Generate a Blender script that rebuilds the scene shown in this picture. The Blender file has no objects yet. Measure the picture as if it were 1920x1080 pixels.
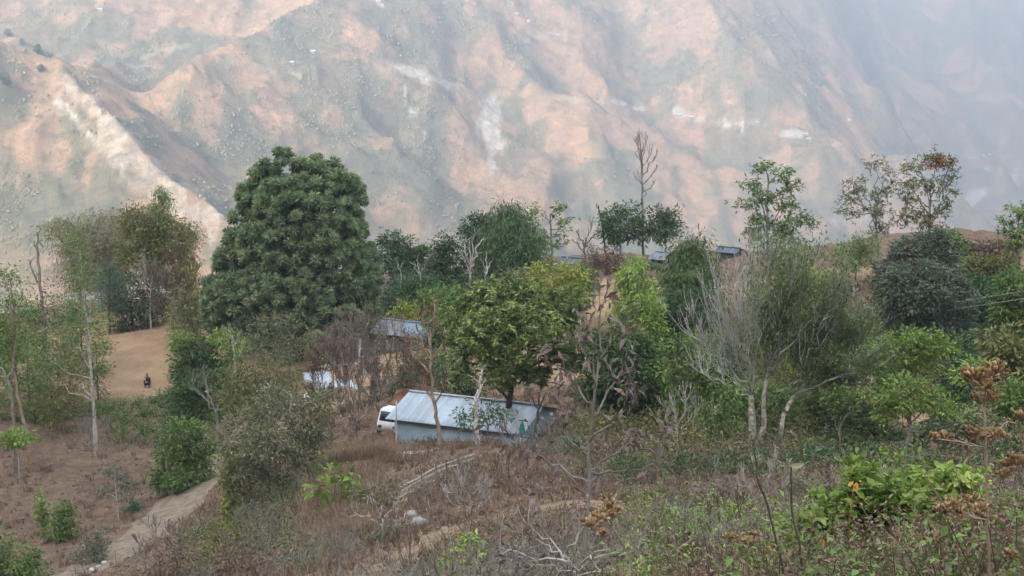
import bpy, math, random
import numpy as np
SC = bpy.context.scene
COL = SC.collection
# ------------------------------------------------------------------ camera
F = 2955.0                                  # focal length in pixels of a 1920 wide frame
PITCH = math.radians(10)
cam_d = bpy.data.cameras.new('camera'); cam = bpy.data.objects.new('camera', cam_d); COL.objects.link(cam)
cam_d.sensor_width = 36; cam_d.lens = 36*F/1920; cam_d.clip_start = .3; cam_d.clip_end = 30000
cam.location = (0, 0, 0); cam.rotation_euler = (math.pi/2-PITCH, 0, 0)
SC.camera = cam
# ------------------------------------------------------------------ sky, sun, exposure
SUNV = np.array([-.52, -.67, .455]); SUNV /= np.linalg.norm(SUNV)
sun_el = math.asin(SUNV[2]); sun_az = math.atan2(SUNV[0], SUNV[1])
W = bpy.data.worlds.new('World'); SC.world = W; W.use_nodes = True
nt = W.node_tree; bg = nt.nodes['Background']
sky = nt.nodes.new('ShaderNodeTexSky'); sky.sky_type = 'NISHITA'; sky.sun_disc = False
sky.sun_elevation = sun_el; sky.sun_rotation = sun_az; sky.dust_density = 6; sky.ozone_density = 1; sky.air_density = 1
hs = nt.nodes.new('ShaderNodeHueSaturation'); hs.inputs['Saturation'].default_value = .28
nt.links.new(sky.outputs[0], hs.inputs['Color']); nt.links.new(hs.outputs[0], bg.inputs[0]); bg.inputs[1].default_value = .15
sd = bpy.data.lights.new('sun', 'SUN'); sd.energy = 4.3; sd.angle = math.radians(.5); sd.color = (1, .86, .71)
so = bpy.data.objects.new('sun', sd); COL.objects.link(so)
from mathutils import Vector
so.rotation_euler = Vector(SUNV).to_track_quat('Z', 'Y').to_euler()
SC.view_settings.view_transform = 'Standard'; SC.view_settings.look = 'None'
SC.view_settings.exposure = 2.58; SC.view_settings.gamma = 1
SC.cycles.use_denoising = True
SC.cycles.max_bounces = 5; SC.cycles.diffuse_bounces = 3; SC.cycles.volume_bounces = 0
SC.cycles.transmission_bounces = 3; SC.cycles.caustics_reflective = False; SC.cycles.caustics_refractive = False
HAZE = .0006
# ------------------------------------------------------------------ helpers
cp, sp = math.cos(PITCH), math.sin(PITCH)
def P(px, py, Y):
    u = (px-960)/F; v = (540-py)/F
    dy = cp+v*sp; dz = -sp+v*cp
    return np.array([u/dy*Y, Y, dz/dy*Y])
def X(px, Y): return P(px, 540, Y)[0]
def nrm(a): return a/np.maximum(np.linalg.norm(a, axis=-1, keepdims=True), 1e-9)
class Noise:
    def __init__(s, seed): s.t = np.random.RandomState(seed).rand(256, 256)
    def __call__(s, x, y):
        xi = np.floor(x).astype(int); yi = np.floor(y).astype(int); a = x-xi; b = y-yi
        a = a*a*a*(a*(a*6-15)+10); b = b*b*b*(b*(b*6-15)+10)
        t = s.t; x0 = xi & 255; x1 = (xi+1) & 255; y0 = yi & 255; y1 = (yi+1) & 255
        return (t[x0, y0]*(1-a)+t[x1, y0]*a)*(1-b)+(t[x0, y1]*(1-a)+t[x1, y1]*a)*b
NZ = [Noise(i) for i in range(8)]
def fbm(x, y, o=4, k=0):
    r = 0; a = .5
    for i in range(o):
        r = r+a*(NZ[(i+k) % 8](x+i*17.3, y-i*9.1)*2-1); x = x*2.03; y = y*2.03; a *= .5
    return r
def ridged(x, y, o=4, k=0):
    r = 0; a = .5
    for i in range(o):
        n = 1-np.abs(NZ[(i+k) % 8](x+i*11.3, y+i*5.1)*2-1); r = r+a*(n*n-.35); x = x*2.1; y = y*2.1; a *= .5
    return r
def smooth(e0, e1, x):
    t = np.clip((x-e0)/(e1-e0), 0, 1); return t*t*(3-2*t)
# ------------------------------------------------------------------ terrain
NEAR = [  # px, py, distance: measured points of the near ground
 (0,800,92),(100,900,82),(0,1000,76),(100,1000,74),(300,1000,71),(180,1080,66),(420,900,84),(60,1080,66),(-200,900,86),(-200,1080,66),
 (200,860,86),(277,717,104),(200,720,104),(330,720,104),(310,578,122),(210,588,122),(260,650,112),(400,700,104),(-100,760,100),(50,700,106),
 (300,1140,50),(200,1160,47),(370,1060,54),(440,1000,58),(500,985,52),(400,1085,46),(540,950,56),(640,960,50),(620,880,60),(700,870,62),(470,930,62),
 (700,1080,35),(820,1000,40),(1000,965,43),(900,900,51),(900,855,59),(750,835,66),(980,835,66),(1050,860,62),(560,800,78),
 (600,700,90),(680,700,90),(700,665,100),(780,660,100),(560,680,106),(450,680,106),(900,700,84),(1100,700,82),
 (1100,1080,24),(1250,1000,28),(1400,1110,14),(1600,1200,10),(1850,1260,7.5),(2200,1260,6),(1700,1080,15),(1950,1080,15),(1550,1080,16),(900,1080,30),
 (1100,920,45),(1300,930,42),(1420,890,54),(1280,880,54),(1600,900,50),(1750,900,48),(1900,900,46),(2100,900,44),(1500,980,32),(1800,980,26),
 (1200,800,66),(1400,760,72),(1600,760,70),(1850,760,64),(2100,760,62),
 (1150,610,96),(1110,600,98),(1120,550,112),(1180,540,114),(1140,515,122),(1250,490,128),(1350,486,126),(1440,490,118),(1560,478,120),
 (1600,500,110),(1560,530,104),(1650,525,104),(1600,540,101),(1600,610,93),(1700,680,82),(1400,600,98),(1850,478,108),(1750,480,112),(1850,560,92),(2100,480,105),(2100,600,88),
 (740,620,108),(850,600,106),(950,560,116),(750,540,122),(900,530,122),(1000,520,124)]
pts = np.array([P(*p) for p in NEAR]+[[0,0,-1.7],[-3,1,-2.0],[4,3,-1.6],[-12,0,-3.5],[-10,14,-8.5],[-25,25,-16],[14,-3,-1],[-40,40,-20],[-60,60,-24.5],[0,-10,2],[20,10,-2],[-30,-5,-4],
   [35,40,-12],[60,70,-15]])
cx, cy, cz = pts.T
def fitplane():
    A = np.c_[cx, cy, np.ones(len(cx))]; n = len(cx)
    D = np.sqrt((cx[:,None]-cx)**2+(cy[:,None]-cy)**2+1.5)
    K = np.zeros((n+3, n+3)); K[:n,:n] = -D+np.eye(n)*.8; K[:n,n:] = A; K[n:,:n] = A.T
    return np.linalg.solve(K, np.r_[cz, 0, 0, 0])
WT = fitplane()
def near0(x, y):
    s = x.shape; x = x.ravel(); y = y.ravel(); r = WT[-3]*x+WT[-2]*y+WT[-1]
    for i in range(len(cx)): r = r-WT[i]*np.sqrt((x-cx[i])**2+(y-cy[i])**2+1.5)
    return r.reshape(s)
ROAD = [(120,1120,64),(180,1080,66.5),(250,1030,69.5),(330,975,74),(400,925,80.5),(440,890,86),(500,850,88),(580,800,86)]
TRAIL = [(600,1150,31),(700,1080,35),(760,1035,37.5),(820,1000,40),(890,977,42),(960,967,43),(1050,962,43.5),(1150,965,42)]
TRAIL2 = [(780,660,97),(690,690,92),(640,720,88),(640,760,80),(700,800,74),(790,850,64)]
def poly_xy(L): return np.array([P(*p)[:2] for p in L])
ROADP, TRAILP = poly_xy(ROAD), poly_xy(TRAIL)
def pdist(x, y, pl, z=None):
    """distance to a polyline and the height interpolated along it"""
    best = np.full(x.shape, 1e9); zz = np.zeros(x.shape)
    for a, b in zip(pl[:-1], pl[1:]):
        d = b[:2]-a[:2]; t = np.clip(((x-a[0])*d[0]+(y-a[1])*d[1])/(d@d), 0, 1)
        q = np.hypot(x-a[0]-t*d[0], y-a[1]-t*d[1]); m = q < best
        best = np.where(m, q, best)
        if len(a) > 2: zz = np.where(m, a[2]+t*(b[2]-a[2]), zz)
    return best, zz
def cone(x, y, pl, sl):
    best = np.full(x.shape, -1e9)
    for a, b in zip(pl[:-1], pl[1:]):
        d = b[:2]-a[:2]; t = np.clip(((x-a[0])*d[0]+(y-a[1])*d[1])/(d@d), 0, 1); best = np.maximum(best, a[2]+t*(b[2]-a[2])-sl*np.hypot(x-a[0]-t*d[0], y-a[1]-t*d[1]))
    return best
YR = [(-3000,850),(-700,950),(-300,1080),(0,1350),(300,1620),(450,1950),(600,2200),(760,2550),(1000,3000),(3000,4400)]
def base_far(x, y):
    yr = np.interp(x, [a for a, b in YR], [b for a, b in YR])
    d = y-yr
    up = np.where(d > 0, np.maximum(0, d-60)*.47, 0)
    up = np.where(x > 560, np.maximum(0, d-250)*.33*smooth(560,700,x)+up*(1-smooth(560,700,x)), up)
    return -290+np.minimum(up, 900)
def ybase(px, py):
    Y = np.arange(800, 9000, 8.); q = P(px, py, 1.0); z = q[2]*Y; b = base_far(q[0]*Y, Y)
    hit = b > z; return Y[np.argmax(hit)] if hit.any() else np.inf
def ridge(L, bulge, slope):
    ys = [ybase(a, b) for a, b, c in L]; m = max(y for y in ys if y < 1e5); r = []
    for k, (a, b, c) in enumerate(L):      # points above the horizon carry on behind the last one found
        y = ys[k] if ys[k] < 1e5 else m*(1+.0006*max(0, -b)); r.append(P(a, b, y*(1-bulge*c)))
    return (np.array(r), slope)
FARR = [
 (np.array([P(-900,-60,1250),P(-300,30,1230),P(-60,60,1240),P(20,78,1260),P(110,128,1270),P(190,190,1225),P(270,270,1180),P(350,345,1150),P(430,415,1130),P(520,520,1100)]), .95),
 (np.array([P(110,128,1270),P(180,128,1450),P(250,128,1600),P(340,118,1720)]), .7),
 ridge([(330,122,1.3),(420,100,1),(500,50,1),(600,-20,1),(700,-260,1)], .10, .75),
 ridge([(560,460,.6),(600,350,1),(680,200,1),(740,60,1.1),(760,-120,1),(800,-300,1)], .055, .7),
 ridge([(1580,470,.5),(1520,395,1),(1400,335,1),(1280,280,1),(1160,215,1),(1010,150,1),(900,40,1),(820,-100,1)], .075, .75),
 ridge([(1330,470,.5),(1290,400,1),(1200,330,1),(1060,240,.8),(960,180,.5)], .05, .6),
 ridge([(860,440,.6),(880,330,.8),(860,200,.8)], .03, .55),
 ridge([(1535,330,1),(1515,220,1),(1440,150,1),(1370,70,1),(1330,-10,1),(1200,-220,1)], .11, .8),
 ridge([(1700,345,.3),(1690,270,1),(1665,180,1),(1640,90,1),(1560,-40,1),(1500,-200,1)], .10, .7),
 ridge([(1990,330,.4),(1930,230,1),(1880,150,1),(1820,70,1),(1800,-30,1),(1800,-300,1)], .14, .72),
 ridge([(2300,300,.6),(2200,100,1),(2100,-200,1)], .14, .8),
]
BACK = (np.array([[-860.,420,120],[-600,230,300],[-530,0,370],[-450,-180,400],[-270,-460,410],[60,-640,380],[300,-700,320]]), .92)  # unseen ridge behind the camera, added and shaped to shade the near ground
def H(x, y):
    x = np.asarray(x, float); y = np.asarray(y, float); r = np.hypot(x, y)
    shp = x.shape; x = np.atleast_1d(x); y = np.atleast_1d(y); r = np.atleast_1d(r)
    # near hill, then the slope down to the river
    k = np.clip(r, 0, 135); s = np.where(r > 0, k/np.maximum(r, 1e-6), 1)
    n = near0(x*s, y*s)
    n = n-np.maximum(0, r-135)*.40*smooth(130, 260, r)-np.maximum(0, r-135)*.12
    d1, _ = pdist(x, y, ROADP); d2, _ = pdist(x, y, TRAILP)
    amp = smooth(1.6, 4.5, d1)*smooth(.5, 2, d2)
    n = n+amp*(fbm(x/7, y/7, 3)*(.75+.9*smooth(92, 110, r)*smooth(5, 25, x))+ridged(x/2.2+9, y/2.2, 3, 3)*.26)*smooth(2, 12, r)
    n = np.maximum(n, -292+fbm(x/60, y/60, 2)*2)
    b, z = pdist(x, y, BACK[0]); bk = z-b*BACK[1]+ridged(x/150, y/150, 3)*18*smooth(60, 200, r)-12*(1-smooth(60, 250, r))
    front = smooth(0, 40, -(x*SUNV[0]+y*SUNV[1])*0-0)   # unused
    n = np.where(bk > n, bk, n)
    # far side
    f = base_far(x, y); m = r > 700
    if m.any():
        xm, ym = x[m], y[m]; g = f[m]
        wx = fbm(xm/170, ym/170, 3, 2)*60; wy = fbm(xm/170+50, ym/170, 3, 4)*60
        for L, sl in FARR:
            c = cone(xm+wx*.45, ym+wy*.45, L, sl*(1+.25*fbm(xm/90, ym/90, 2, 5)))
            h = np.maximum(g, c); q = np.clip(1-np.abs(g-c)/22, 0, 1); g = h+q*q*5.5
        hi = smooth(-292, -230, g)
        g = g+hi*(ridged((xm+wx)/210, (ym+wy)/330, 5, 1)*20+ridged((xm+wx*.6)/62, (ym+wy)/120, 4, 5)*12+fbm(xm/16, ym/16, 3, 3)*2.4)
        f[m] = g
    t = smooth(600, 800, r)
    h = np.where(r < 700, n, np.maximum(n, f))
    return h.reshape(shp)
def HZ(x, y): return float(H(np.array([float(x)]), np.array([float(y)]))[0])
def ray(px, py, Y0=900, Y1=6500):
    q = P(px, py, 1.0); Y = np.arange(Y0, Y1, 6.); h = H(q[0]*Y, Y); i = np.argmax(h > q[2]*Y)
    return np.array([q[0]*Y[i], Y[i], h[i]])
# ------------------------------------------------------------------ objects and materials
def tag(o, label=None, cat=None, group=None, kind=None):
    if label: o['label'] = label
    if cat: o['category'] = cat
    if group: o['group'] = group
    if kind: o['kind'] = kind
    return o
def empty(name, loc=(0,0,0), label=None, cat=None, group=None):
    o = bpy.data.objects.new(name, None); COL.objects.link(o); o.location = [float(c) for c in loc]; o.empty_display_size = .2
    return tag(o, label, cat, group)
class MB:
    """collects quads"""
    def __init__(s): s.v = []; s.f = []; s.t = []; s.n = 0
    def add(s, v, f, t=.5):
        v = np.asarray(v, float).reshape(-1, 3); f = np.asarray(f, int).reshape(-1, 4)
        s.v.append(v); s.f.append(f+s.n); s.t.append(np.broadcast_to(np.asarray(t, float), (len(v),))); s.n += len(v)
    def build(s, name, mat, parent=None, smoothed=False, attrs=None):
        me = bpy.data.meshes.new(name); v = np.concatenate(s.v); f = np.concatenate(s.f); t = np.concatenate(s.t)
        if parent is not None: v = v-np.array(parent_world(parent))
        me.vertices.add(len(v)); me.vertices.foreach_set('co', v.astype(np.float32).ravel())
        me.loops.add(len(f)*4); me.loops.foreach_set('vertex_index', f.astype(np.int32).ravel())
        me.polygons.add(len(f)); me.polygons.foreach_set('loop_start', np.arange(0, len(f)*4, 4, dtype=np.int32))
        if smoothed: me.polygons.foreach_set('use_smooth', np.ones(len(f), bool))
        a = me.attributes.new('tint', 'FLOAT', 'POINT'); a.data.foreach_set('value', t.astype(np.float32))
        for k, w in (attrs or {}).items():
            a = me.attributes.new(k, 'FLOAT', 'POINT'); a.data.foreach_set('value', w.astype(np.float32))
        me.update(calc_edges=True); me.validate()
        me.materials.append(mat)
        o = bpy.data.objects.new(name, me); COL.objects.link(o)
        if parent is not None: o.parent = parent
        return o
def parent_world(p):
    l = np.array(p.location)
    while p.parent: p = p.parent; l = l+np.array(p.location)
    return l
def tube(mb, pts, rad, k=5, t=.5):
    pts = np.asarray(pts, float); n = len(pts); rad = np.broadcast_to(np.asarray(rad, float), (n,))
    d = nrm(np.gradient(pts, axis=0)); ref = np.where(np.abs(d[:, 2:3]) > .9, np.array([[1., 0, 0]]), np.array([[0, 0, 1.]]))
    a = nrm(np.cross(d, ref)); b = np.cross(d, a); th = np.arange(k)*2*math.pi/k
    v = pts[:, None]+rad[:, None, None]*(a[:, None]*np.cos(th)[None, :, None]+b[:, None]*np.sin(th)[None, :, None])
    i = np.arange(n-1)[:, None]*k; j = np.arange(k)[None]; j2 = (j+1) % k
    f = np.stack([i+j, i+j2, i+k+j2, i+k+j], -1).reshape(-1, 4)
    mb.add(v, f, t)
def wig(a, b, n, amp, rng, sag=0):
    t = np.linspace(0, 1, n)[:, None]; p = a+(b-a)*t; L = np.linalg.norm(b-a)
    p[1:-1] += rng.normal(0, amp*L, (n-2, 3)); p[:, 2] += (np.sin(t*math.pi)*sag*L)[:, 0]
    return p
def leaves(mb, pos, d, size, asp, rng, tint, jit=.5, fold=.12, two=False):
    n = len(pos); d = nrm(d); L = (size*(.65+.7*rng.rand(n)))[:, None]
    up = np.array([[0, 0, 1.]])+rng.normal(0, jit, (n, 3)); s = nrm(np.cross(d, up)); nn = np.cross(s, d)
    w = L*asp*.5
    v0 = pos; v1 = pos+d*L*.45+s*w+nn*L*fold; v2 = pos+d*L-nn*L*.08; v3 = pos+d*L*.45-s*w+nn*L*fold
    if not two:
        v = np.stack([v0, v1, v2, v3], 1).reshape(-1, 3); f = np.arange(n*4).reshape(-1, 4); mb.add(v, f, np.repeat(tint, 4))
    else:   # a folded, rounder leaf of four quads
        a1 = pos+d*L*.22+s*w*.75+nn*L*fold*.7; a2 = pos+d*L*.22-s*w*.75+nn*L*fold*.7; b1 = pos+d*L*.72+s*w*.8+nn*L*fold*.6; b2 = pos+d*L*.72-s*w*.8+nn*L*fold*.6
        m = pos+d*L*.5-nn*L*.02
        v = np.stack([v0, a1, v1, b1, v2, b2, v3, a2, m], 1).reshape(-1, 3)
        q = np.array([[0,1,2,8],[8,2,3,4],[0,8,6,7],[8,4,5,6]]); f = (np.arange(n)[:, None, None]*9+q[None]).reshape(-1, 4)
        mb.add(v, f, np.repeat(tint, 9))
def box(mb, c, s, rz=0, t=.5):
    x, y, z = [a/2 for a in s]; v = np.array([[-x,-y,-z],[x,-y,-z],[x,y,-z],[-x,y,-z],[-x,-y,z],[x,-y,z],[x,y,z],[-x,y,z]])
    R = np.array([[math.cos(rz), -math.sin(rz), 0], [math.sin(rz), math.cos(rz), 0], [0, 0, 1]])
    mb.add(v@R.T+np.array(c), [[0,3,2,1],[4,5,6,7],[0,1,5,4],[1,2,6,5],[2,3,7,6],[3,0,4,7]], t)
def mat(name, rough=.8, spec=.2):
    m = bpy.data.materials.new(name); m.use_nodes = True; b = m.node_tree.nodes['Principled BSDF']
    b.inputs['Roughness'].default_value = rough; b.inputs['Specular IOR Level'].default_value = spec
    return m, m.node_tree, b
def ramp(nt, src, stops):
    r = nt.nodes.new('ShaderNodeValToRGB'); e = r.color_ramp.elements
    while len(e) < len(stops): e.new(.5)
    for q, (p, c) in zip(e, stops): q.position = p; q.color = (*c, 1)
    nt.links.new(src, r.inputs[0]); return r.outputs[0]
def noise(nt, scale, detail=4, vec=None, rough=.6):
    n = nt.nodes.new('ShaderNodeTexNoise'); n.inputs['Scale'].default_value = scale; n.inputs['Detail'].default_value = detail; n.inputs['Roughness'].default_value = rough
    if vec is not None: nt.links.new(vec, n.inputs['Vector'])
    return n.outputs['Fac']
def mix(nt, f, a, b, mode='MIX'):
    n = nt.nodes.new('ShaderNodeMix'); n.data_type = 'RGBA'; n.blend_type = mode
    for sock, v in ((n.inputs[0], f), (n.inputs[6], a), (n.inputs[7], b)):
        if isinstance(v, (int, float)): sock.default_value = v
        elif isinstance(v, tuple): sock.default_value = (*v, 1)
        else: nt.links.new(v, sock)
    return n.outputs[2]
def attr(nt, n): a = nt.nodes.new('ShaderNodeAttribute'); a.attribute_name = n; return a.outputs['Fac']
def objco(nt): return nt.nodes.new('ShaderNodeTexCoord').outputs['Object']
def bump(nt, b, h, s, d=.1):
    n = nt.nodes.new('ShaderNodeBump'); n.inputs['Strength'].default_value = s; n.inputs['Distance'].default_value = d
    nt.links.new(h, n.inputs['Height']); nt.links.new(n.outputs[0], b.inputs['Normal'])
def leafmat(name, c0, c1, c2=None, tr=.25, rough=.55):
    if c1[1] > c1[0]: c0, c1, c2 = [tuple(min(.6, q*k) for q, k in zip(c, (1.62, 1.45, 1.3))) for c in (c0, c1, c2 or c1)]
    m, nt, b = mat(name, rough, .3)
    c = ramp(nt, attr(nt, 'tint'), [(0, c0), (.55, c1), (1, c2 or c1)])
    nt.links.new(c, b.inputs['Base Color'])
    t = nt.nodes.new('ShaderNodeBsdfTranslucent'); nt.links.new(c, t.inputs[0]); x = nt.nodes.new('ShaderNodeMixShader'); x.inputs[0].default_value = tr
    nt.links.new(b.outputs[0], x.inputs[1]); nt.links.new(t.outputs[0], x.inputs[2]); nt.links.new(x.outputs[0], nt.nodes['Material Output'].inputs[0])
    return m
def barkmat(name, c0, c1, sc=3.):
    m, nt, b = mat(name, .9, .1); n = noise(nt, sc, 5, objco(nt)); c = ramp(nt, n, [(.35, c0), (.65, c1)]); nt.links.new(c, b.inputs[0]); bump(nt, b, n, .5, .03); return m
# ------------------------------------------------------------------ ground materials
gm, nt, b = mat('soil_and_litter', .95, .05)
oc = objco(nt)
n1 = noise(nt, .16, 6, oc); n2 = noise(nt, 2.2, 6, oc, .7); n3 = noise(nt, 14, 4, oc, .7)
dry = ramp(nt, n1, [(.3, (.125,.088,.066)), (.5, (.19,.135,.098)), (.7, (.155,.125,.088))])
dry = mix(nt, .75, dry, ramp(nt, n2, [(.3, (.35,.33,.3)), (.5, (.85,.8,.75)), (.72, (1.5,1.4,1.25))]), 'MULTIPLY')
bare = ramp(nt, noise(nt, .7, 6, oc, .65), [(.3, (.25,.165,.10)), (.6, (.35,.235,.145)), (.8, (.38,.27,.18))])
c = mix(nt, attr(nt, 'bare'), dry, bare)
c = mix(nt, .55, c, ramp(nt, n3, [(.3, (.5,.47,.44)), (.5, (1,1,1)), (.75, (1.6,1.55,1.5))]), 'MULTIPLY')
far = ramp(nt, noise(nt, .02, 8, oc, .7), [(.35, (.10,.11,.06)), (.6, (.26,.19,.11))])
c = mix(nt, attr(nt, 'far'), c, far)
nt.links.new(c, b.inputs[0]); bump(nt, b, n3, .6, .08)
GROUND = gm
mm, nt, b = mat('mountainside', .95, .03)
oc = objco(nt)
a1 = noise(nt, .035, 9, oc, .72); a2 = noise(nt, .012, 6, oc, .6)
soil = ramp(nt, a2, [(.36, (.36,.25,.17)), (.5, (.43,.29,.19)), (.62, (.48,.305,.19))])
scr = ramp(nt, a2, [(.4, (.18,.185,.125)), (.65, (.27,.225,.145))])
vg = nt.nodes.new('ShaderNodeMath'); vg.operation = 'ADD'; nt.links.new(attr(nt, 'veg'), vg.inputs[0]); nt.links.new(a1, vg.inputs[1])
vm = ramp(nt, vg.outputs[0], [(.80, (.05,.05,.05)), (1.12, (.9,.9,.9))])
c = mix(nt, vm, soil, scr)
c = mix(nt, .9, c, ramp(nt, noise(nt, .085, 9, oc, .85), [(.36, (.42,.50,.42)), (.47, (.85,.88,.84)), (.54, (1.08,1.02,1)), (.66, (1.5,1.4,1.25))]), 'MULTIPLY')
c = mix(nt, attr(nt, 'rock'), c, ramp(nt, noise(nt, .09, 9, oc, .82), [(.36, (.20,.19,.18)), (.47, (.42,.36,.28)), (.55, (.60,.50,.36)), (.68, (.85,.78,.62))]))
c = mix(nt, ramp(nt, attr(nt, 'rock'), [(.80, (0,0,0)), (1, (.7,.7,.7))]), c, ramp(nt, noise(nt, .12, 8, oc, .85), [(.42, (.34,.30,.24)), (.52, (.62,.57,.47)), (.6, (.72,.67,.56))]))
c = mix(nt, attr(nt, 'river'), c, (.42,.42,.38))
nt.links.new(c, b.inputs[0]); bump(nt, b, noise(nt, .16, 7, oc, .8), .7, 5)
MOUNT = mm
# ------------------------------------------------------------------ ground sheet (polar grid round the viewpoint)
ang = np.r_[np.arange(-180, -24, 3.), np.arange(-24, 24, .085), np.arange(24, 180.1, 3.)]
ang = np.radians(ang)
def sheet(name, rr, matl, fn):
    A, R = np.meshgrid(ang, rr); x = np.sin(A)*R; y = np.cos(A)*R; z = H(x, y)
    nr, na = A.shape; i = np.arange(nr-1)[:, None]*na; j = np.arange(na-1)[None]
    f = np.stack([i+j, i+na+j, i+na+j+1, i+j+1], -1).reshape(-1, 4)
    mb = MB(); mb.add(np.stack([x, y, z], -1), f)
    return mb.build(name, matl, None, True, fn(x.ravel(), y.ravel(), z.ravel()))
BARE = [(255,640,112,9.5,12),(262,700,104,12,5),(1150,560,106,5,13),(1600,530,104,16,3),(660,720,90,5,6),(980,700,88,5,8),(1700,780,66,8,6)]
def nearattr(x, y, z):
    m = np.zeros_like(x)
    for px, py, Y, a, bb in BARE:
        q = P(px, py, Y); d = np.sqrt(((x-q[0])/a)**2+((y-q[1])/bb)**2)+fbm(x/3, y/3, 4)*.5; m = np.maximum(m, 1-smooth(.75, 1.15, d))
    return {'bare': m, 'far': smooth(160, 260, np.hypot(x, y))}
rn = np.r_[np.geomspace(1.0, 12, 24), np.arange(12.4, 150, .45), np.geomspace(152, 720, 60)]
g = sheet('ground', rn, GROUND, nearattr); tag(g, kind='structure')
# rock falls, tracks on the far side; each is a polyline laid on the slope with a half width in metres
def drape(L): return np.array([ray(a, b) for a, b in L])
SLIPS = [([(120,150),(165,205),(212,262),(262,322),(315,378),(370,430)], [3,8,10,12,13,14]), ([(150,150),(225,235),(300,320),(380,410)], [2,3,4,5]), ([(110,185),(150,240),(215,310),(260,370)], [1.5,2,2,3]),
 ([(918,198),(925,225),(927,265)], [11,16,14]), ([(926,262),(918,322)], [12,7]), ([(110,190),(135,225),(170,260)], [3,4,3]),
 ([(742,128),(800,145),(835,160)], [4,8,6]), ([(758,160),(762,200)], [2,2]), ([(770,215),(780,225)], [6,4]), ([(795,240),(795,260)], [2,2]),
 ([(1130,190),(1200,205)], [4,4]), ([(1275,215),(1310,225)], [7,5]), ([(1340,235),(1400,238)], [4,4]), ([(1470,255),(1500,258)], [5,4]),
 ([(896,240),(898,280)], [3,2]), ([(700,0),(720,20)], [6,5])]
TRACKS = [([(150,112),(250,126),(290,125),(410,119),(470,123),(560,145)], 2.2), ([(700,130),(860,160),(1000,178),(1120,200),(1300,225),(1420,240)], 2.8), ([(1000,70),(1060,75)], 4),
 ([(1870,285),(1880,262),(1876,252)], 3), ([(1800,300),(1870,285)], 2.5), ([(1840,185),(1920,200)], 8), ([(270,110),(300,100),(350,90)], 3), ([(1560,420),(1640,400)], 5)]
slipg = [(drape(L), w) for L, w in SLIPS]; trackg = [(drape(L), w) for L, w in TRACKS]
def dist3(x, y, z, pl, w):
    best = np.full(x.shape, 9.)
    for k in range(len(pl)-1):
        a, bb = pl[k], pl[k+1]; d = bb-a; q = np.stack([x, y, z], -1)-a; t = np.clip(q@d/(d@d), 0, 1)
        dd = np.linalg.norm((q-t[:, None]*d)*np.array([1, .35, 1]), axis=1); ww = w if np.isscalar(w) else w[k]+t*(w[k+1]-w[k]); best = np.minimum(best, dd/ww)
    return best
def vegf(x, y, z): return fbm(x/110, y/160, 4, 6)*.5+fbm(x/24, y/40, 4, 1)*.6
def farattr(x, y, z):
    rock = np.zeros_like(x); nz = fbm(x/9, z/20, 4)*1.2+fbm(x/30, z/40, 3)*.6
    for k, (pl, w) in enumerate(slipg): rock = np.maximum(rock, (.72 if k < 3 else 1.)*(1-smooth(.8, 1.1, dist3(x, y, z, pl, w)+nz)))
    for pl, w in trackg: rock = np.maximum(rock, .6*(1-smooth(.8, 1.2, dist3(x, y, z, pl, w)+nz*.25)))
    yr = np.interp(x, [a for a, b in YR], [b for a, b in YR])
    d = np.abs(y-yr+fbm(x/200, x*0, 2)*60); riv = (1-smooth(28, 36, d))*(z < -284)
    return {'veg': .41+vegf(x, y, z)+smooth(600, 1300, x)*.12+.1*smooth(-150,-280,z), 'rock': rock, 'river': riv}
rf = np.r_[np.geomspace(720, 960, 24)[:-1], np.arange(960, 1500, 5), np.arange(1500, 2500, 7), np.arange(2500, 4200, 14), np.geomspace(4200, 7000, 24)]
g = sheet('mountain_slopes', rf, MOUNT, farattr); tag(g, kind='structure')
# ------------------------------------------------------------------ haze
hm = bpy.data.materials.new('haze'); hm.use_nodes = True; nt = hm.node_tree; nt.nodes.clear()
pv = nt.nodes.new('ShaderNodeVolumePrincipled'); pv.inputs['Density'].default_value = HAZE; pv.inputs['Color'].default_value = (.63, .775, 1.0, 1); pv.inputs['Anisotropy'].default_value = .18
ou = nt.nodes.new('ShaderNodeOutputMaterial'); nt.links.new(pv.outputs[0], ou.inputs['Volume'])
mb = MB(); box(mb, (0, 0, 350), (14400, 14400, 1300)); hz = mb.build('haze', hm); tag(hz, 'pale blue haze filling the whole valley', 'haze', kind='stuff')
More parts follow.
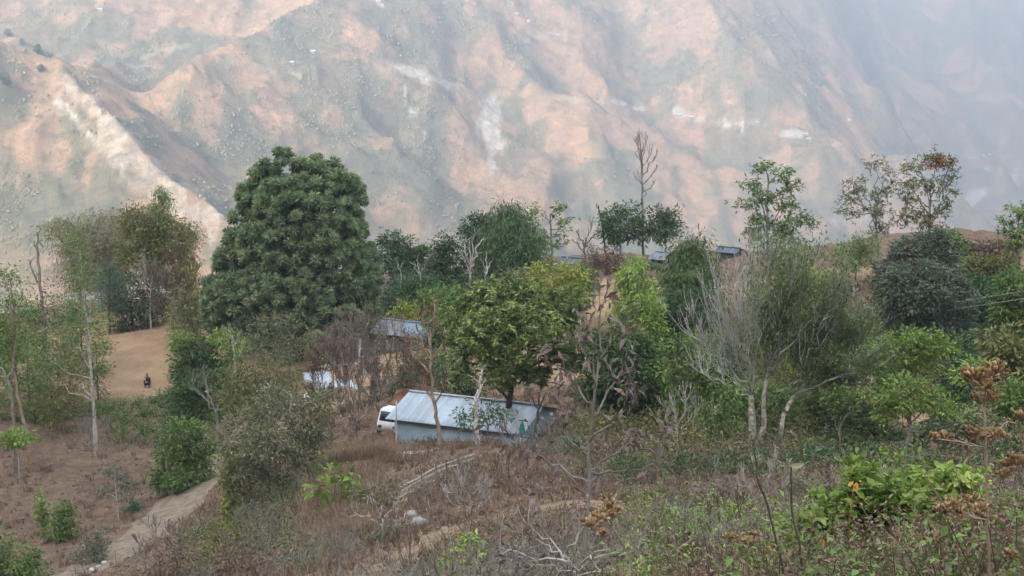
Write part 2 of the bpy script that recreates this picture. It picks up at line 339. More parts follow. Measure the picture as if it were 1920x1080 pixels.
# ------------------------------------------------------------------ foliage and bark materials
LM = {
 'rosette': leafmat('pale_rosette_leaves', (.045,.08,.03), (.115,.175,.055), (.22,.30,.11)),
 'willowy': leafmat('thin_grey_green_leaves', (.05,.08,.035), (.10,.145,.06), (.19,.235,.12)),
 'pine': leafmat('pine_needles', (.045,.08,.045), (.11,.17,.085), (.22,.29,.16), .2, .5),
 'dark': leafmat('dark_green_leaves', (.026,.055,.022), (.055,.105,.035), (.10,.16,.055)),
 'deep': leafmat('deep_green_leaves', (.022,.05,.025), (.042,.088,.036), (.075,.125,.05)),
 'mid': leafmat('mid_green_leaves', (.045,.09,.028), (.095,.165,.045), (.16,.24,.07)),
 'light': leafmat('light_green_leaves', (.075,.13,.03), (.15,.24,.055), (.26,.36,.10), .3),
 'yellow': leafmat('yellow_green_leaves', (.12,.15,.03), (.22,.27,.05), (.36,.34,.08), .3),
 'olive': leafmat('olive_leaves', (.07,.085,.03), (.13,.15,.05), (.21,.21,.085)),
 'greygreen': leafmat('grey_green_leaves', (.07,.09,.05), (.13,.155,.085), (.21,.22,.14)),
 'dusty': leafmat('dusty_dark_leaves', (.05,.075,.05), (.085,.12,.08), (.15,.185,.14)),
 'bluegreen': leafmat('blue_green_leaves', (.03,.07,.045), (.055,.12,.07), (.09,.16,.10)),
 'straw': leafmat('straw_leaves', (.16,.15,.08), (.30,.27,.15), (.45,.41,.26)),
 'drybrown': leafmat('dry_brown_leaves', (.13,.085,.058), (.235,.16,.105), (.38,.285,.20)),
 'tawny': leafmat('tawny_dry_grass', (.19,.12,.08), (.33,.225,.15), (.48,.36,.25)),
 'rust': leafmat('rust_leaves', (.20,.08,.04), (.33,.14,.06), (.42,.22,.10)),
 'purple': leafmat('dull_purple_leaves', (.13,.095,.085), (.23,.18,.16), (.30,.20,.18)),
 'seed': leafmat('dry_seed_heads', (.20,.11,.05), (.38,.24,.11), (.60,.46,.27)),
 'orange': leafmat('orange_withered_leaves', (.45,.22,.03), (.6,.32,.05), (.65,.4,.1)),
}
BM = {
 'twig': barkmat('pale_grey_twigs', (.32,.30,.27), (.54,.52,.48)),
 'grey': barkmat('grey_bark', (.16,.14,.12), (.32,.29,.25)), 'dark': barkmat('dark_bark', (.06,.05,.04), (.14,.11,.085)),
 'pale': barkmat('pale_bark', (.30,.27,.23), (.55,.51,.46)), 'white': barkmat('blotched_white_bark', (.22,.17,.13), (.66,.62,.56), 7.),
 'tan': barkmat('tan_bark', (.22,.155,.11), (.38,.29,.21)), 'brown': barkmat('brown_twigs', (.13,.09,.065), (.24,.17,.12)),
}
def blob3(b, Y):
    """(px, py, rx, ry[, nearer]) of a lobe at distance Y -> centre and three radii in metres"""
    px, py, rx, ry = b[:4]; dy = b[4] if len(b) > 4 else 0
    y = Y-dy; c = P(px, py, y); s = y/F
    return c, np.array([rx*s, max(rx, ry)*s*.85, ry*s])
def foliage(mb, rng, blobs, leaf=.2, asp=.42, cr=.5, dens=1., per=26, droop=.25, fill=.35, tv=.22, two=False, ros=0, base=.5, jit=.5, flat=.75):
    cl = []
    for c, r in blobs:
        area = 4*math.pi*((r[0]*r[1])**1.6/3+(r[0]*r[2])**1.6/3+(r[1]*r[2])**1.6/3)**(1/1.6)
        n = max(3, int(dens*area/(cr*cr)*.55))
        u = nrm(rng.normal(0, 1, (n, 3))); rad = 1-fill*rng.rand(n)**1.3+rng.normal(0, .05, n)
        cc = c+u*r*rad[:, None]; cl.append(np.c_[cc, u])
    cl = np.concatenate(cl); n = len(cl); cen = cl[:, :3]; out = cl[:, 3:]
    k = np.maximum(4, (per*(.5+rng.rand(n))).astype(int)); idx = np.repeat(np.arange(n), k); m = len(idx)
    ct = base+rng.normal(0, tv*.6, n)
    ce = cen[idx]; ou = out[idx]; sz = (cr*(.6+.7*rng.rand(n)))[idx]
    if ros:      # rosettes: leaves spring from few twig ends
        e = rng.normal(0, 1, (n*6, 3))*.45; te = (rng.randint(0, 6, m)+idx*6); off = e[te]*sz[:, None]
        dr = nrm(rng.normal(0, 1, (m, 3))*[1, 1, .55]+ou*.35+[0, 0, .15-droop])
        pos = ce+off; tn = np.repeat(rng.normal(0, tv*.5, n*6), 1)[te]
    else:
        off = rng.normal(0, .48, (m, 3))*[1, 1, flat]*sz[:, None]; pos = ce+off
        dr = nrm(nrm(off)+ou*.6+rng.normal(0, .45, (m, 3))+[0, 0, -droop]); tn = 0
    t = np.clip(ct[idx]+tn+rng.normal(0, tv*.55, m), 0, 1)
    leaves(mb, pos, dr, leaf, asp, rng, t, jit, two=two)
    return cen
def nearest(pts, q): d = np.linalg.norm(pts-q, axis=1); return int(d.argmin())
def dens_line(pl, n=24):
    pl = np.asarray(pl); s = np.r_[0, np.cumsum(np.linalg.norm(np.diff(pl, axis=0), axis=1))]; t = np.linspace(0, s[-1], n)
    return np.stack([np.interp(t, s, pl[:, i]) for i in range(3)], 1)
def trunkline(pix, Y, rng=None):
    """[(px, py), ...] from foot to top; the foot goes down into the ground"""
    L = [P(a, b, Y) for a, b in pix]; x, y = L[0][0], L[0][1]; z = HZ(x, y)
    foot = np.array([x, y, z-.25])
    if L[0][2] > z+.1: L = [foot]+L
    else: L[0] = foot; L = [L[0]]+[p for p in L[1:] if p[2] > z+.05]
    return L
PN = [0]
def plant(name, label, cat, Y, trunk, blobs, leafm='mid', bark='grey', tr=.12, group=None, limbs=True, twigs=.25, seed=None, extra=None, **kw):
    PN[0] += 1; rng = np.random.RandomState(seed or PN[0]*7+3)
    B = [blob3(b, Y) for b in blobs]
    if trunk is None:     # bushes are leafy down to the ground
        for c, r in list(B):
            g = HZ(c[0], c[1]); gap = c[2]-r[2]-g
            if gap > .15:
                k = int(min(3, 1+gap//(1.3*r[2])))
                for i in range(k): zc = g+(c[2]-g)*(i+.35)/(k+.2); B.append((np.array([c[0]+rng.normal(0, .2*r[0]), c[1]+rng.normal(0, .2*r[1]), zc]), r*[.9, .9, 1]*[1, 1, max(1, (c[2]-g)/(k+.5)/r[2]*.8)]))
    if trunk is None:
        c = B[0][0]; TL = [np.array([c[0], c[1], HZ(c[0], c[1])-.2]), c]
    else: TL = trunkline(trunk, Y)
    root = empty(name, TL[0]+[0, 0, .2], label, cat, group)
    D = dens_line(TL, 20)
    D[1:-1] += rng.normal(0, tr*.22, (18, 3))*[1, 1, .3]
    tb = MB(); tt = np.linspace(0, 1, 20); tube(tb, D, tr*(1-.62*tt)+tr*.5*np.exp(-tt*14), 7)
    cen = None
    if B:
        mb = MB(); cen = foliage(mb, rng, B, **kw); mb.build('crown' if 'tree' in name or 'pine' in name or 'bamboo' in name else 'foliage', LM[leafm], root)
    if limbs:
        nodes = [D[8:]]
        for c, r in B:
            j = max(0, len(D)-1-int(rng.randint(0, 9))); a = D[j]
            if c[2] < a[2]: a = D[max(2, nearest(D, c)-3)]
            w = wig(a, c, 7, .05, rng, .06); tube(tb, w, np.linspace(tr*.42, tr*.16, 7), 5); nodes.append(w[2:])
        nodes = np.concatenate(nodes)
        if cen is not None and twigs:
            for q in cen[rng.rand(len(cen)) < twigs]:
                a = nodes[nearest(nodes, q)]; w = wig(a, q, 5, .09, rng, .05); tube(tb, w, np.linspace(tr*.12+.008, .004+Y*.00009, 5), 3)
    if extra: extra(tb, rng, D, root, B)
    tb.build('trunk' if 'crown' in [c.name.split('.')[0] for c in root.children] or 'tree' in name else 'stem', BM[bark], root, True)
    return root
def grow(mb, rng, p, d, L, r, depth, up=.25, spread=.6, kids=3, wob=.12, k=4, tips=None, minr=.006):
    n = 5; pts = [p]; dd = d.copy()
    for i in range(n):
        dd = nrm(dd+rng.normal(0, wob, 3)+np.array([0, 0, up*.35])); pts.append(pts[-1]+dd*L/n)
    pts = np.array(pts); r1 = max(minr, r*.55); tube(mb, pts, np.linspace(r, r1, n+1), k if depth > 1 else 3)
    if tips is not None and depth <= 1: tips.append(np.r_[pts[-1], dd]); tips.append(np.r_[pts[-3], dd])
    if depth <= 0: return
    for i in range(kids):
        j = n if i == 0 else rng.randint(2, n+1)
        s = nrm(np.cross(dd, rng.normal(0, 1, 3))); nd = nrm(dd+s*spread*(.3 if i == 0 else 1)*(.7+.6*rng.rand())+np.array([0, 0, up]))
        grow(mb, rng, pts[j], nd, L*(.62+.25*rng.rand()), r1*(.95 if i == 0 else .75), depth-1, up, spread, kids, wob, k, tips, minr)
def bare(name, label, cat, Y, trunk, arms, bark='grey', tr=.12, depth=3, leafm=None, leaf=.15, nleaf=3, group=None, up=.25, spread=.6, kids=3, seed=None, minr=.006, wob=.12, arm_r=.5, asp=.4, droop=.1, sc=.4):
    """a leafless or thinly leaved tree; arms: (px, py of the start, px, py of the end)"""
    minr = max(minr if Y < 30 else .004+Y*.00011, minr)
    PN[0] += 1; rng = np.random.RandomState(seed or PN[0]*7+3); TL = trunkline(trunk, Y)
    root = empty(name, TL[0]+[0, 0, .2], label, cat, group); D = dens_line(TL, 20); D[1:-1] += rng.normal(0, tr*.25, (18, 3))
    tb = MB(); tt = np.linspace(0, 1, 20); tube(tb, D, tr*(1-.6*tt)+tr*.5*np.exp(-tt*14), 7); tips = []
    for a in arms:
        A = P(a[0], a[1], Y); A = D[nearest(D, A)]; dy = rng.normal(0, .35)*np.linalg.norm(P(a[2], a[3], Y)-A)
        e = P(a[2], a[3], Y+dy); L = np.linalg.norm(e-A); w = wig(A, e, 7, .05, rng); r0 = tr*arm_r
        tube(tb, w, np.linspace(r0, r0*.5, 7), 5)
        for j in (3, 5, 6, 6):
            dd = nrm(w[min(6, j+1)]-w[j-1]+rng.normal(0, .3*L, 3)*.3); grow(tb, rng, w[j], dd, L*sc, r0*.42, depth-1, up, spread, kids, wob, 4, tips, minr)
        tips.append(np.r_[e, nrm(e-A)])
    tb.build('trunk', BM[bark], root, True)
    if leafm:
        T = np.array(tips); k = nleaf; pos = np.repeat(T[:, :3], k, 0)+rng.normal(0, leaf*.6, (len(T)*k, 3))
        mb = MB(); dr = np.repeat(T[:, 3:], k, 0)*.6+rng.normal(0, .6, (len(pos), 3))+[0, 0, -droop]
        leaves(mb, pos, dr, leaf, asp, rng, np.clip(rng.normal(.5, .25, len(pos)), 0, 1)); mb.build('foliage', LM[leafm], root)
    return root
def airy(name, label, Y, trunk, blobs, leafm='mid', bark='grey', tr=.12, cat='tree', group=None, leaf=.3, per=14, dens=1., seed=None, cr=.45, asp=.3, base=.5, droop=.35):
    """see-through tree: separate sprays of leaves carried at the ends of long limbs"""
    return plant(name, label, cat, Y, trunk, blobs, leafm, bark, tr, group, True, .75, seed, None, leaf=leaf, asp=asp, cr=cr, dens=dens*.42, per=per, droop=droop, fill=.7, tv=.25, ros=1, base=base, flat=.5)
def pine(name, label, Y, trunk, blobs, tuft=.5, needles=70, dens=1., tr=.35, group=None, seed=5):
    rng = np.random.RandomState(seed); TL = trunkline(trunk, Y); root = empty(name, TL[0]+[0, 0, .2], label, 'tree', group)
    D = dens_line(TL, 20); tb = MB(); tube(tb, D, np.linspace(tr, tr*.25, 20), 9); mb = MB(); T = []
    B = [blob3(b, Y) for b in blobs]
    for c, r in B:
        n = int(dens*4*math.pi*(r.prod())**(2/3)/(tuft*tuft)*.62)
        u = nrm(rng.normal(0, 1, (n*3, 3))); q = c+u*r*(1-.22*rng.rand(n*3)[:, None]**1.5)
        keep = []
        for p, uu in zip(q, u):
            ins = any((((p-c2)/(r2*.86))**2).sum() < 1 for c2, r2 in B)
            if ins: continue
            if any(((p-k[:3])**2).sum() < (tuft*.78)**2 for k in T[-900:]+keep): continue
            keep.append(np.r_[p, uu])
            if len(keep) >= n: break
        T += keep
    for c, r in B:       # shaded tufts deeper in the crown
        m = int(dens*4*math.pi*(r.prod())**(2/3)/(tuft*tuft)*.35); u = nrm(rng.normal(0, 1, (m, 3))); T += list(np.c_[c+u*r*(.45+.3*rng.rand(m)[:, None]), u])
    sa, sb_ = np.meshgrid(np.linspace(.05, math.pi-.05, 6), np.arange(8)*math.pi/4, indexing='ij'); ball = np.stack([np.sin(sa)*np.cos(sb_), np.sin(sa)*np.sin(sb_), np.cos(sa)], -1).reshape(-1, 3)
    i8 = np.arange(5)[:, None]*8; j8 = np.arange(8)[None]; bf = np.stack([i8+j8, i8+8+j8, i8+8+(j8+1) % 8, i8+(j8+1) % 8], -1).reshape(-1, 4)
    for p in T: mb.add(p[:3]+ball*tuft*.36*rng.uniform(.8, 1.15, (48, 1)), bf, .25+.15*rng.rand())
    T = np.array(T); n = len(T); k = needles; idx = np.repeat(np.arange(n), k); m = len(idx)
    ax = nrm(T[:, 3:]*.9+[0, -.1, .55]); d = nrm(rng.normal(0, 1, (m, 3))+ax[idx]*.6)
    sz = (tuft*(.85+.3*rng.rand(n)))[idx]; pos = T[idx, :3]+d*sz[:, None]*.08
    t = np.clip(.42+(d*ax[idx]).sum(1)*.34+rng.normal(0, .12, n)[idx]+rng.normal(0, .12, m), 0, 1)  # paler out and up: light on the tuft tops painted into the tint
    dd = nrm(d+[0, 0, -.1]); L = sz*.52*(.85+.3*rng.rand(m))
    s = nrm(np.cross(dd, rng.normal(0, 1, (m, 3)))); w = (.03*tuft/.5)
    e = pos+dd*L[:, None]+np.array([0, 0, -.06])*L[:, None]
    v = np.stack([pos-s*w, pos+s*w, e+s*w*.45, e-s*w*.45], 1).reshape(-1, 3); mb.add(v, np.arange(m*4).reshape(-1, 4), np.repeat(t, 4))
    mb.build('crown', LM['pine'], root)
    for p in T[::2]:   # limbs out to the tufts
        j = max(2, nearest(D, p[:3]*[1,1,1]-[0,0,1.2])); q = wig(D[j], p[:3]-p[3:]*.1, 5, .05, rng, -.05); tube(tb, q, np.linspace(.05, .02, 5), 3)
    tb.build('trunk', BM['dark'], root, True)
    return root
def feather(name, label, Y, culms, leafm='mid', leaf=.28, n=900, group=None, spread=1., seed=3, cat='bamboo', r=.045, asp=.16, droop=.6, bark='tan', k=7):
    """bamboo-like clump: arching culms with small drooping leaves; culms: (px foot, px top, py top)"""
    rng = np.random.RandomState(seed); c0 = X(culms[0][0], Y); root = empty(name, (c0, Y, HZ(c0, Y)), label, cat, group); tb = MB(); mb = MB()
    for fx, tx, ty in culms:
        y = Y+rng.normal(0, .8); a = np.array([X(fx, y), y, 0]); a[2] = HZ(a[0], a[1])-.2; e = P(tx, ty, y+rng.normal(0, .6)); s = np.linspace(0, 1, 12)[:, None]
        c = a+(e-a)*s**[1.9]*[1, 1, 0]+np.array([0, 0, 1])*(e-a)[2]*(s**.92); c[-1, 2] -= .25; tube(tb, c, np.linspace(r, r*.25, 12), 5)
        m = n//len(culms); u = 1-rng.rand(m)**1.25*.72; P0 = np.stack([np.interp(u, s[:, 0], c[:, i]) for i in range(3)], 1)
        off = rng.normal(0, 1, (m, 3))*[1, 1, .35]*(.25+.55*np.sin(np.clip(u, 0, 1)*math.pi*.8+.3))[:, None]*spread*.55; q = P0+off-[0, 0, .05]
        for i in range(0, m, 3): tube(tb, [P0[i], P0[i]+off[i]*.5+[0, 0, .1], q[i]], [.012, .009, .005], 3)
        idx = np.repeat(np.arange(m), k); pos = q[idx]+rng.normal(0, .17*spread, (len(idx), 3)); d = nrm(off)[idx]*.6+rng.normal(0, .5, (len(idx), 3))+[0, 0, -droop]
        leaves(mb, pos, d, leaf, asp, rng, np.clip(.5+rng.normal(0, .15, m)[idx]+rng.normal(0, .15, len(idx)), 0, 1))
    mb.build('crown', LM[leafm], root); tb.build('stems', BM[bark], root, True); return root
def banana(name, label, Y, px, py, n=5, L=1.6, seed=1, leafm='mid'):
    rng = np.random.RandomState(seed); x = X(px, Y); z = HZ(x, Y); root = empty(name, (x, Y, z), label, 'banana plant'); top = P(px, py, Y)
    tb = MB(); tube(tb, [np.array([x, Y, z-.2]), top*.5+np.array([x, Y, z])*.5, top], [.13, .11, .06], 8); tb.build('stem', BM['tan'], root, True)
    for i in range(n):
        mb = MB(); a = i/n*6.28+rng.rand(); s = np.linspace(0, 1, 12); h = np.array([math.cos(a), math.sin(a), 0]); sd_ = np.array([-h[1], h[0], 0])
        c = top+h*(s[:, None]*L*.8)+np.array([0, 0, 1])*(L*(.75*s-1.0*s**2))[:, None]; w = L*.14*np.sin(np.clip(s*1.05, 0, 1)*math.pi)**.6+.01
        l = c+sd_*w[:, None]-[0, 0, .05]; r_ = c-sd_*w[:, None]-[0, 0, .05]; v = np.concatenate([l, c, r_]); j = np.arange(11)
        f = np.concatenate([np.stack([j, j+1, j+13, j+12], 1), np.stack([j+12, j+13, j+25, j+24], 1)]); mb.add(v, f, .3+.4*rng.rand()); mb.build('leaf', LM[leafm], root)
    return root
# ------------------------------------------------------------------ the plants, one entry each
T = 'tree'; B_ = 'bush'
pine('pine_tree', 'huge rounded dark green pine covered in ball-like needle tufts', 105, [(560,700),(560,620),(552,300)],
 [(530,328,54,44),(487,372,42,48),(592,338,56,44),(638,372,44,50),(565,390,85,60,2),(470,430,42,50),(655,435,32,50),(600,450,75,60,2.5),(520,460,75,55,2.5),(438,490,34,42),(412,550,34,42),(440,570,58,56,2),(540,540,85,60,3),(640,510,60,55,2),(682,495,28,42),(688,550,28,42),(610,580,80,50,2.5),(675,595,34,42,1),(400,590,24,36),(500,605,50,40,2)], .80, 110, 1.25, .38)
pine('young_pine_tree', 'small soft green pine sapling at the foot of the huge pine', 94, [(598,690),(598,625)], [(598,640,20,18),(600,658,24,14)], .45, 70, 1, .06, seed=8)
# left edge
K = dict(leaf=.17, cr=.5)
plant('slender_tree', 'slender leaning tree with orange lower trunk at the left edge of the photo', T, 86, [(52,818),(36,760),(24,690),(30,600),(20,540)], [(12,540,38,35),(30,590,50,40),(-10,620,45,50),(50,640,45,32),(10,670,45,25),(25,510,25,18)], 'mid', 'tan', .13, leaf=.2, cr=.55, dens=.55, per=26, fill=.6)
plant('slender_tree', 'slender light green tree with pale trunk, left of the bare tan field', T, 88, [(178,802),(176,750),(170,690),(162,600),(150,470)], [(140,470,30,40),(150,520,34,34),(125,560,45,35),(160,590,40,30),(190,640,24,32),(120,630,38,34),(95,680,42,22),(70,700,28,14),(190,695,18,16)], 'mid', 'pale', .11, leaf=.18, cr=.5, dens=.5, per=24, fill=.65, base=.62)
bare('pollarded_tree', 'lopped bare tree with knobbly stubs behind the left edge bushes', T, 108, [(80,600),(76,540),(72,480),(70,435)], [(74,540,58,490),(74,540,96,555),(72,470,64,455),(71,450,80,462)], 'grey', .17, 1, sc=.2)
feather('bamboo_clump', 'pale straw coloured bamboo clump on the left skyline', 126, [(200,185,395),(205,215,400),(190,165,420),(215,238,425),(200,200,440),(210,225,470)], 'straw', .34, 1500, spread=1.9, seed=4)
feather('bamboo_clump', 'thin bamboo drooping over the slope near the far left skyline', 124, [(150,110,405),(155,90,415),(160,135,425),(150,150,400)], 'olive', .32, 800, spread=1.6, seed=6)
feather('bamboo_clump', 'tall green bamboo tip sticking up above the olive tree', 122, [(295,300,345),(298,310,360),(295,322,400),(290,292,380)], 'mid', .32, 900, spread=1.0, seed=9)
feather('bamboo_clump', 'yellow green bamboo right of the straw coloured clump', 123, [(330,345,415),(320,360,430),(300,262,392),(300,240,400)], 'olive', .34, 1100, spread=1.7, seed=12)
plant('olive_tree', 'broad olive green tree on the left skyline above the tan field', T, 121, [(285,590),(288,520),(290,450)], [(285,420,45,32),(315,450,42,42),(260,445,40,40),(290,490,55,35,1),(335,475,28,38),(240,490,26,34),(255,410,28,20)], 'olive', 'grey', .22, leaf=.28, cr=.7, dens=.9, per=30)
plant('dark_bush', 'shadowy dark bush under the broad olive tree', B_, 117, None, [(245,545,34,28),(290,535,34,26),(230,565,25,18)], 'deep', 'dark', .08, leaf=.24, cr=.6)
bare('leafless_tree', 'pale forked leafless sapling under the broad olive tree', T, 116, [(282,590),(282,550),(284,520)], [(283,560,262,530),(283,550,300,520),(283,540,275,510)], 'pale', .07, 3, spread=.5)
plant('dark_conifer', 'blue green cone shaped conifer left of the broad olive tree', T, 116, [(205,600),(205,500)], [(205,510,17,22),(204,535,26,22),(206,562,34,24)], 'bluegreen', 'dark', .1, leaf=.22, asp=.2, cr=.45, dens=1.1)
plant('straw_bush', 'yellow green pointed bush left of the huge pine', B_, 112, None, [(356,515,17,22),(345,535,25,20)], 'yellow', 'dark', .05, leaf=.22, cr=.5)
bare('twiggy_bush', 'grey leafless bush at the top right corner of the tan field', B_, 110, [(325,610),(326,590)], [(325,600,305,545),(325,600,330,530),(325,600,345,550),(325,600,318,560),(325,600,352,580),(325,600,300,580)], 'brown', .05, 4, spread=.6, kids=4, minr=.008 )
plant('grey_bush', 'dull grey green bush between the tan field and the huge pine', B_, 106, None, [(350,560,28,30),(365,600,30,28),(340,600,22,22)], 'greygreen', 'brown', .06, leaf=.2, cr=.5, dens=.7)
for k, (a, lb, bl, lm, Y) in enumerate([
 (0, 'dense bush below the skyline at the far left edge', [(25,590,45,30),(-10,610,35,30)], 'mid', 98),
 (0, 'dark bush in front of the lopped bare tree', [(85,590,38,28),(60,575,28,20)], 'deep', 103),
 (0, 'bush below the blue green conifer on the left', [(150,585,34,24),(185,595,26,18),(130,600,22,18)], 'mid', 106),
 (0, 'spreading low bush under the left edge tree', [(50,660,55,26),(0,670,40,24)], 'mid', 94),
 (0, 'olive bush with yellow leaves on the left slope', [(105,640,42,26),(140,655,30,20)], 'olive', 97),
 (0, 'dark green bush at the left border of the tan field', [(180,650,20,20),(172,680,18,14)], 'mid', 100),
 (0, 'ragged low bush on the slope left of the pale slender trunk', [(95,705,34,16),(130,700,24,14)], 'olive', 92)]):
    plant('green_bush', lb, B_, Y, None, bl, lm, 'brown', .06, 'bushes crowding the left slope', leaf=.2, cr=.5, dens=.6, per=22)
bare('leafless_tree', 'small bare forked tree trunk at the left edge below the green crown', T, 84, [(22,735),(14,710),(4,690)], [(16,715,-6,700),(12,705,-2,680),(14,710,24,690)], 'grey', .13, 1)
bare('leafless_tree', 'pale forked branch growing beside the pale slender trunk', T, 87.4, [(173,745),(160,733),(153,716)], [(158,728,140,716),(153,716,152,690)], 'pale', .07, 1)
plant('papaya_sapling', 'small papaya-like sapling with a tuft of leaves on the left slope', 'sapling', 83, [(34,852),(33,822)], [(33,820,24,9),(20,826,16,6)], 'light', 'pale', .04, leaf=.26, cr=.35)
bare('twiggy_bush', 'pale leafless twiggy bush on the brown slope left of the road', B_, 83, [(173,856),(172,845)], [(172,846,150,815),(172,846,170,805),(172,846,192,812),(172,846,203,838),(172,846,143,838)], 'grey', .04, 3, spread=.6, kids=3)
plant('sapling_tree', 'thin dark sapling with sparse layered leaves on the brown slope', 'sapling', 75, [(224,980),(219,940),(214,880)], [(210,878,20,13),(228,905,22,12),(190,920,20,14),(238,926,20,9),(215,900,24,14)], 'dusty', 'pale', .045, leaf=.16, cr=.35, dens=.6, per=18)
plant('round_bush', 'round green bush alone on the lower left slope', B_, 73.5, None, [(117,956,18,16),(108,968,12,7)], 'mid', 'brown', .04, leaf=.16, cr=.3, dens=1.1)
plant('green_bush', 'small yellow tipped shrub beside the round bush on the lower left slope', B_, 74.5, None, [(77,935,8,10),(78,948,6,6)], 'light', 'brown', .03, leaf=.14, cr=.25)
plant('green_bush', 'green bush cut off by the bottom left corner of the photo', B_, 62, None, [(25,1050,50,24),(-10,1020,30,30),(60,1070,26,14)], 'mid', 'brown', .06, leaf=.18, cr=.4)
plant('dark_bush', 'grey dark bush beside the white rubbish at the road edge', B_, 68, None, [(176,1020,20,16),(150,1040,16,12),(190,1000,10,9)], 'dusty', 'brown', .05, leaf=.14, cr=.32, dens=.7)
plant('dark_bush', 'low blue green shrub near the road edge right of the thin sapling', B_, 76, None, [(245,955,16,9),(262,950,12,7)], 'bluegreen', 'brown', .04, leaf=.16, cr=.3)
plant('round_tree', 'round dark green leafy tree beside the upper end of the road', T, 78, [(392,935),(380,905),(360,860)], [(340,815,34,24),(320,845,32,24),(365,850,34,26),(385,825,20,22),(315,900,30,18),(345,895,34,20,1),(380,890,22,26),(305,880,16,14),(392,858,14,20)], 'mid', 'pale', .13, leaf=.22, cr=.42, dens=1.2, per=32, base=.42)
plant('green_bush', 'leafy green bush at the right border of the tan field', B_, 97, None, [(350,675,30,20),(375,650,30,18),(340,700,22,14),(400,665,22,16)], 'dark', 'brown', .06, leaf=.22, cr=.45)
plant('green_bush', 'bright low bush with pale dead branches under the huge pine', B_, 97, None, [(345,632,22,14),(420,632,26,14),(445,640,18,14)], 'light', 'brown', .05, leaf=.24, cr=.45, dens=.8)
plant('dark_bush', 'dark green bush below the right border of the tan field', B_, 91, None, [(360,720,34,22),(400,715,28,20),(385,750,26,18),(340,735,24,12)], 'dark', 'brown', .06, leaf=.2, cr=.45)
bare('leafless_tree', 'white dead forked stump in front of the huge pine', T, 95, [(440,670),(437,645),(436,628)], [(438,650,428,620),(438,650,448,630)], 'white', .07, 2)
bare('leafless_tree', 'grey gnarled dead branches on the left flank of the grey airy tree', T, 84, [(410,815),(405,780),(400,755)], [(405,780,372,735),(403,770,430,760),(405,775,420,745),(400,760,385,720)], 'grey', .12, 3)
# greyish mass in front of the pine
plant('dull_tree', 'dull grey brown tree with fine dry leaves in front of the huge pine', T, 91, [(520,740),(522,690),(525,620)], [(525,600,34,20),(500,620,38,28),(550,630,38,34),(520,655,50,30,1),(480,660,30,26),(555,670,28,22)], 'greygreen', 'grey', .12, leaf=.17, cr=.5, dens=.75, per=26, base=.42)
plant('rusty_tree', 'rusty tinged thin tree below the dull grey brown tree', T, 74, [(470,860),(468,800),(470,720)], [(450,705,40,22),(500,700,45,24),(540,720,40,26),(430,740,35,26),(480,740,50,28),(560,760,35,30)], 'olive', 'grey', .1, leaf=.16, cr=.5, dens=1.0, per=26, fill=.7, base=.4, twigs=.5)
plant('airy_tree', 'wide grey green airy tree with slim grey trunk above the road', T, 57, [(572,985),(562,930),(556,880),(550,810),(545,740)], [(520,760,55,35),(570,790,50,40),(470,790,50,38),(430,830,30,38),(500,830,60,36,1),(560,850,50,36),(470,870,45,38),(520,900,50,34),(440,900,28,40),(600,760,35,28),(600,830,22,28),(470,940,42,28),(520,960,36,22)], 'greygreen', 'pale', .11, leaf=.15, asp=.34, cr=.42, dens=1.5, per=30, fill=.8, tv=.28, twigs=.5)
plant('yellow_green_bush', 'yellow green leaves trailing down the left side of the grey airy tree', B_, 58, None, [(432,860,12,22),(436,900,14,26),(440,938,14,16)], 'yellow', 'brown', .04, leaf=.15, cr=.25, dens=.8)
bare('dead_trunk', 'dark charred dead trunk beside the slim grey trunk', T, 55, [(584,985),(580,940),(577,862)], [(577,870,572,855)], 'dark', .075, 1)
bare('leafless_tree', 'thin leafless tree right of the grey airy tree, left of the shed', T, 67, [(668,850),(668,820),(664,790)], [(667,810,645,720),(667,810,655,690),(667,810,690,700),(667,810,680,740),(667,800,632,760),(667,810,705,740)], 'grey', .08, 4, leafm='drybrown', leaf=.1, nleaf=2, kids=3, spread=.5, up=.4)
bare('leafless_tree', 'second leafless tree standing in front of the collapsed roofing pile', T, 71, [(620,860),(622,820),(618,780)], [(621,800,600,720),(621,800,625,700),(621,800,640,730),(621,790,590,760)], 'brown', .07, 4, leafm='drybrown', leaf=.1, nleaf=2, kids=3, spread=.55, up=.35)
bare('twiggy_bush', 'brown twiggy bush right of the utility pole', B_, 80, [(735,760),(735,745)], [(735,748,705,690),(735,748,730,670),(735,748,760,690),(735,748,775,715),(735,748,715,715)], 'grey', .05, 4, kids=3, spread=.6, leafm='drybrown', leaf=.1, nleaf=2)
# in front of the shed
bare('pollarded_tree', 'lopped tree with orange brown lower trunk in front of the shed roof', T, 63, [(826,832),(822,800),(815,765),(806,700),(806,640)], [(808,690,780,610),(808,700,772,660),(806,660,770,640),(806,650,792,590),(806,650,815,575),(806,640,808,585),(806,680,830,620),(815,765,795,720),(815,765,835,700)], 'tan', .105, 2, sc=.22, up=.5, spread=.4, leafm='rust', leaf=.1, nleaf=1)
plant('rusty_bush', 'russet leafed shrub in front of the small tin roofed hut', B_, 80, None, [(770,650,28,24),(790,670,25,22),(750,665,18,14)], 'drybrown', 'brown', .05, leaf=.13, cr=.35, dens=.45)
bare('white_barked_tree', 'crooked white barked tree in front of the shed', T, 60, [(896,832),(893,790),(892,760),(900,735),(897,712)], [(893,752,905,720),(905,728,906,690),(898,725,884,690),(892,760,870,745)], 'white', .10, 1, sc=.25, arm_r=.6)
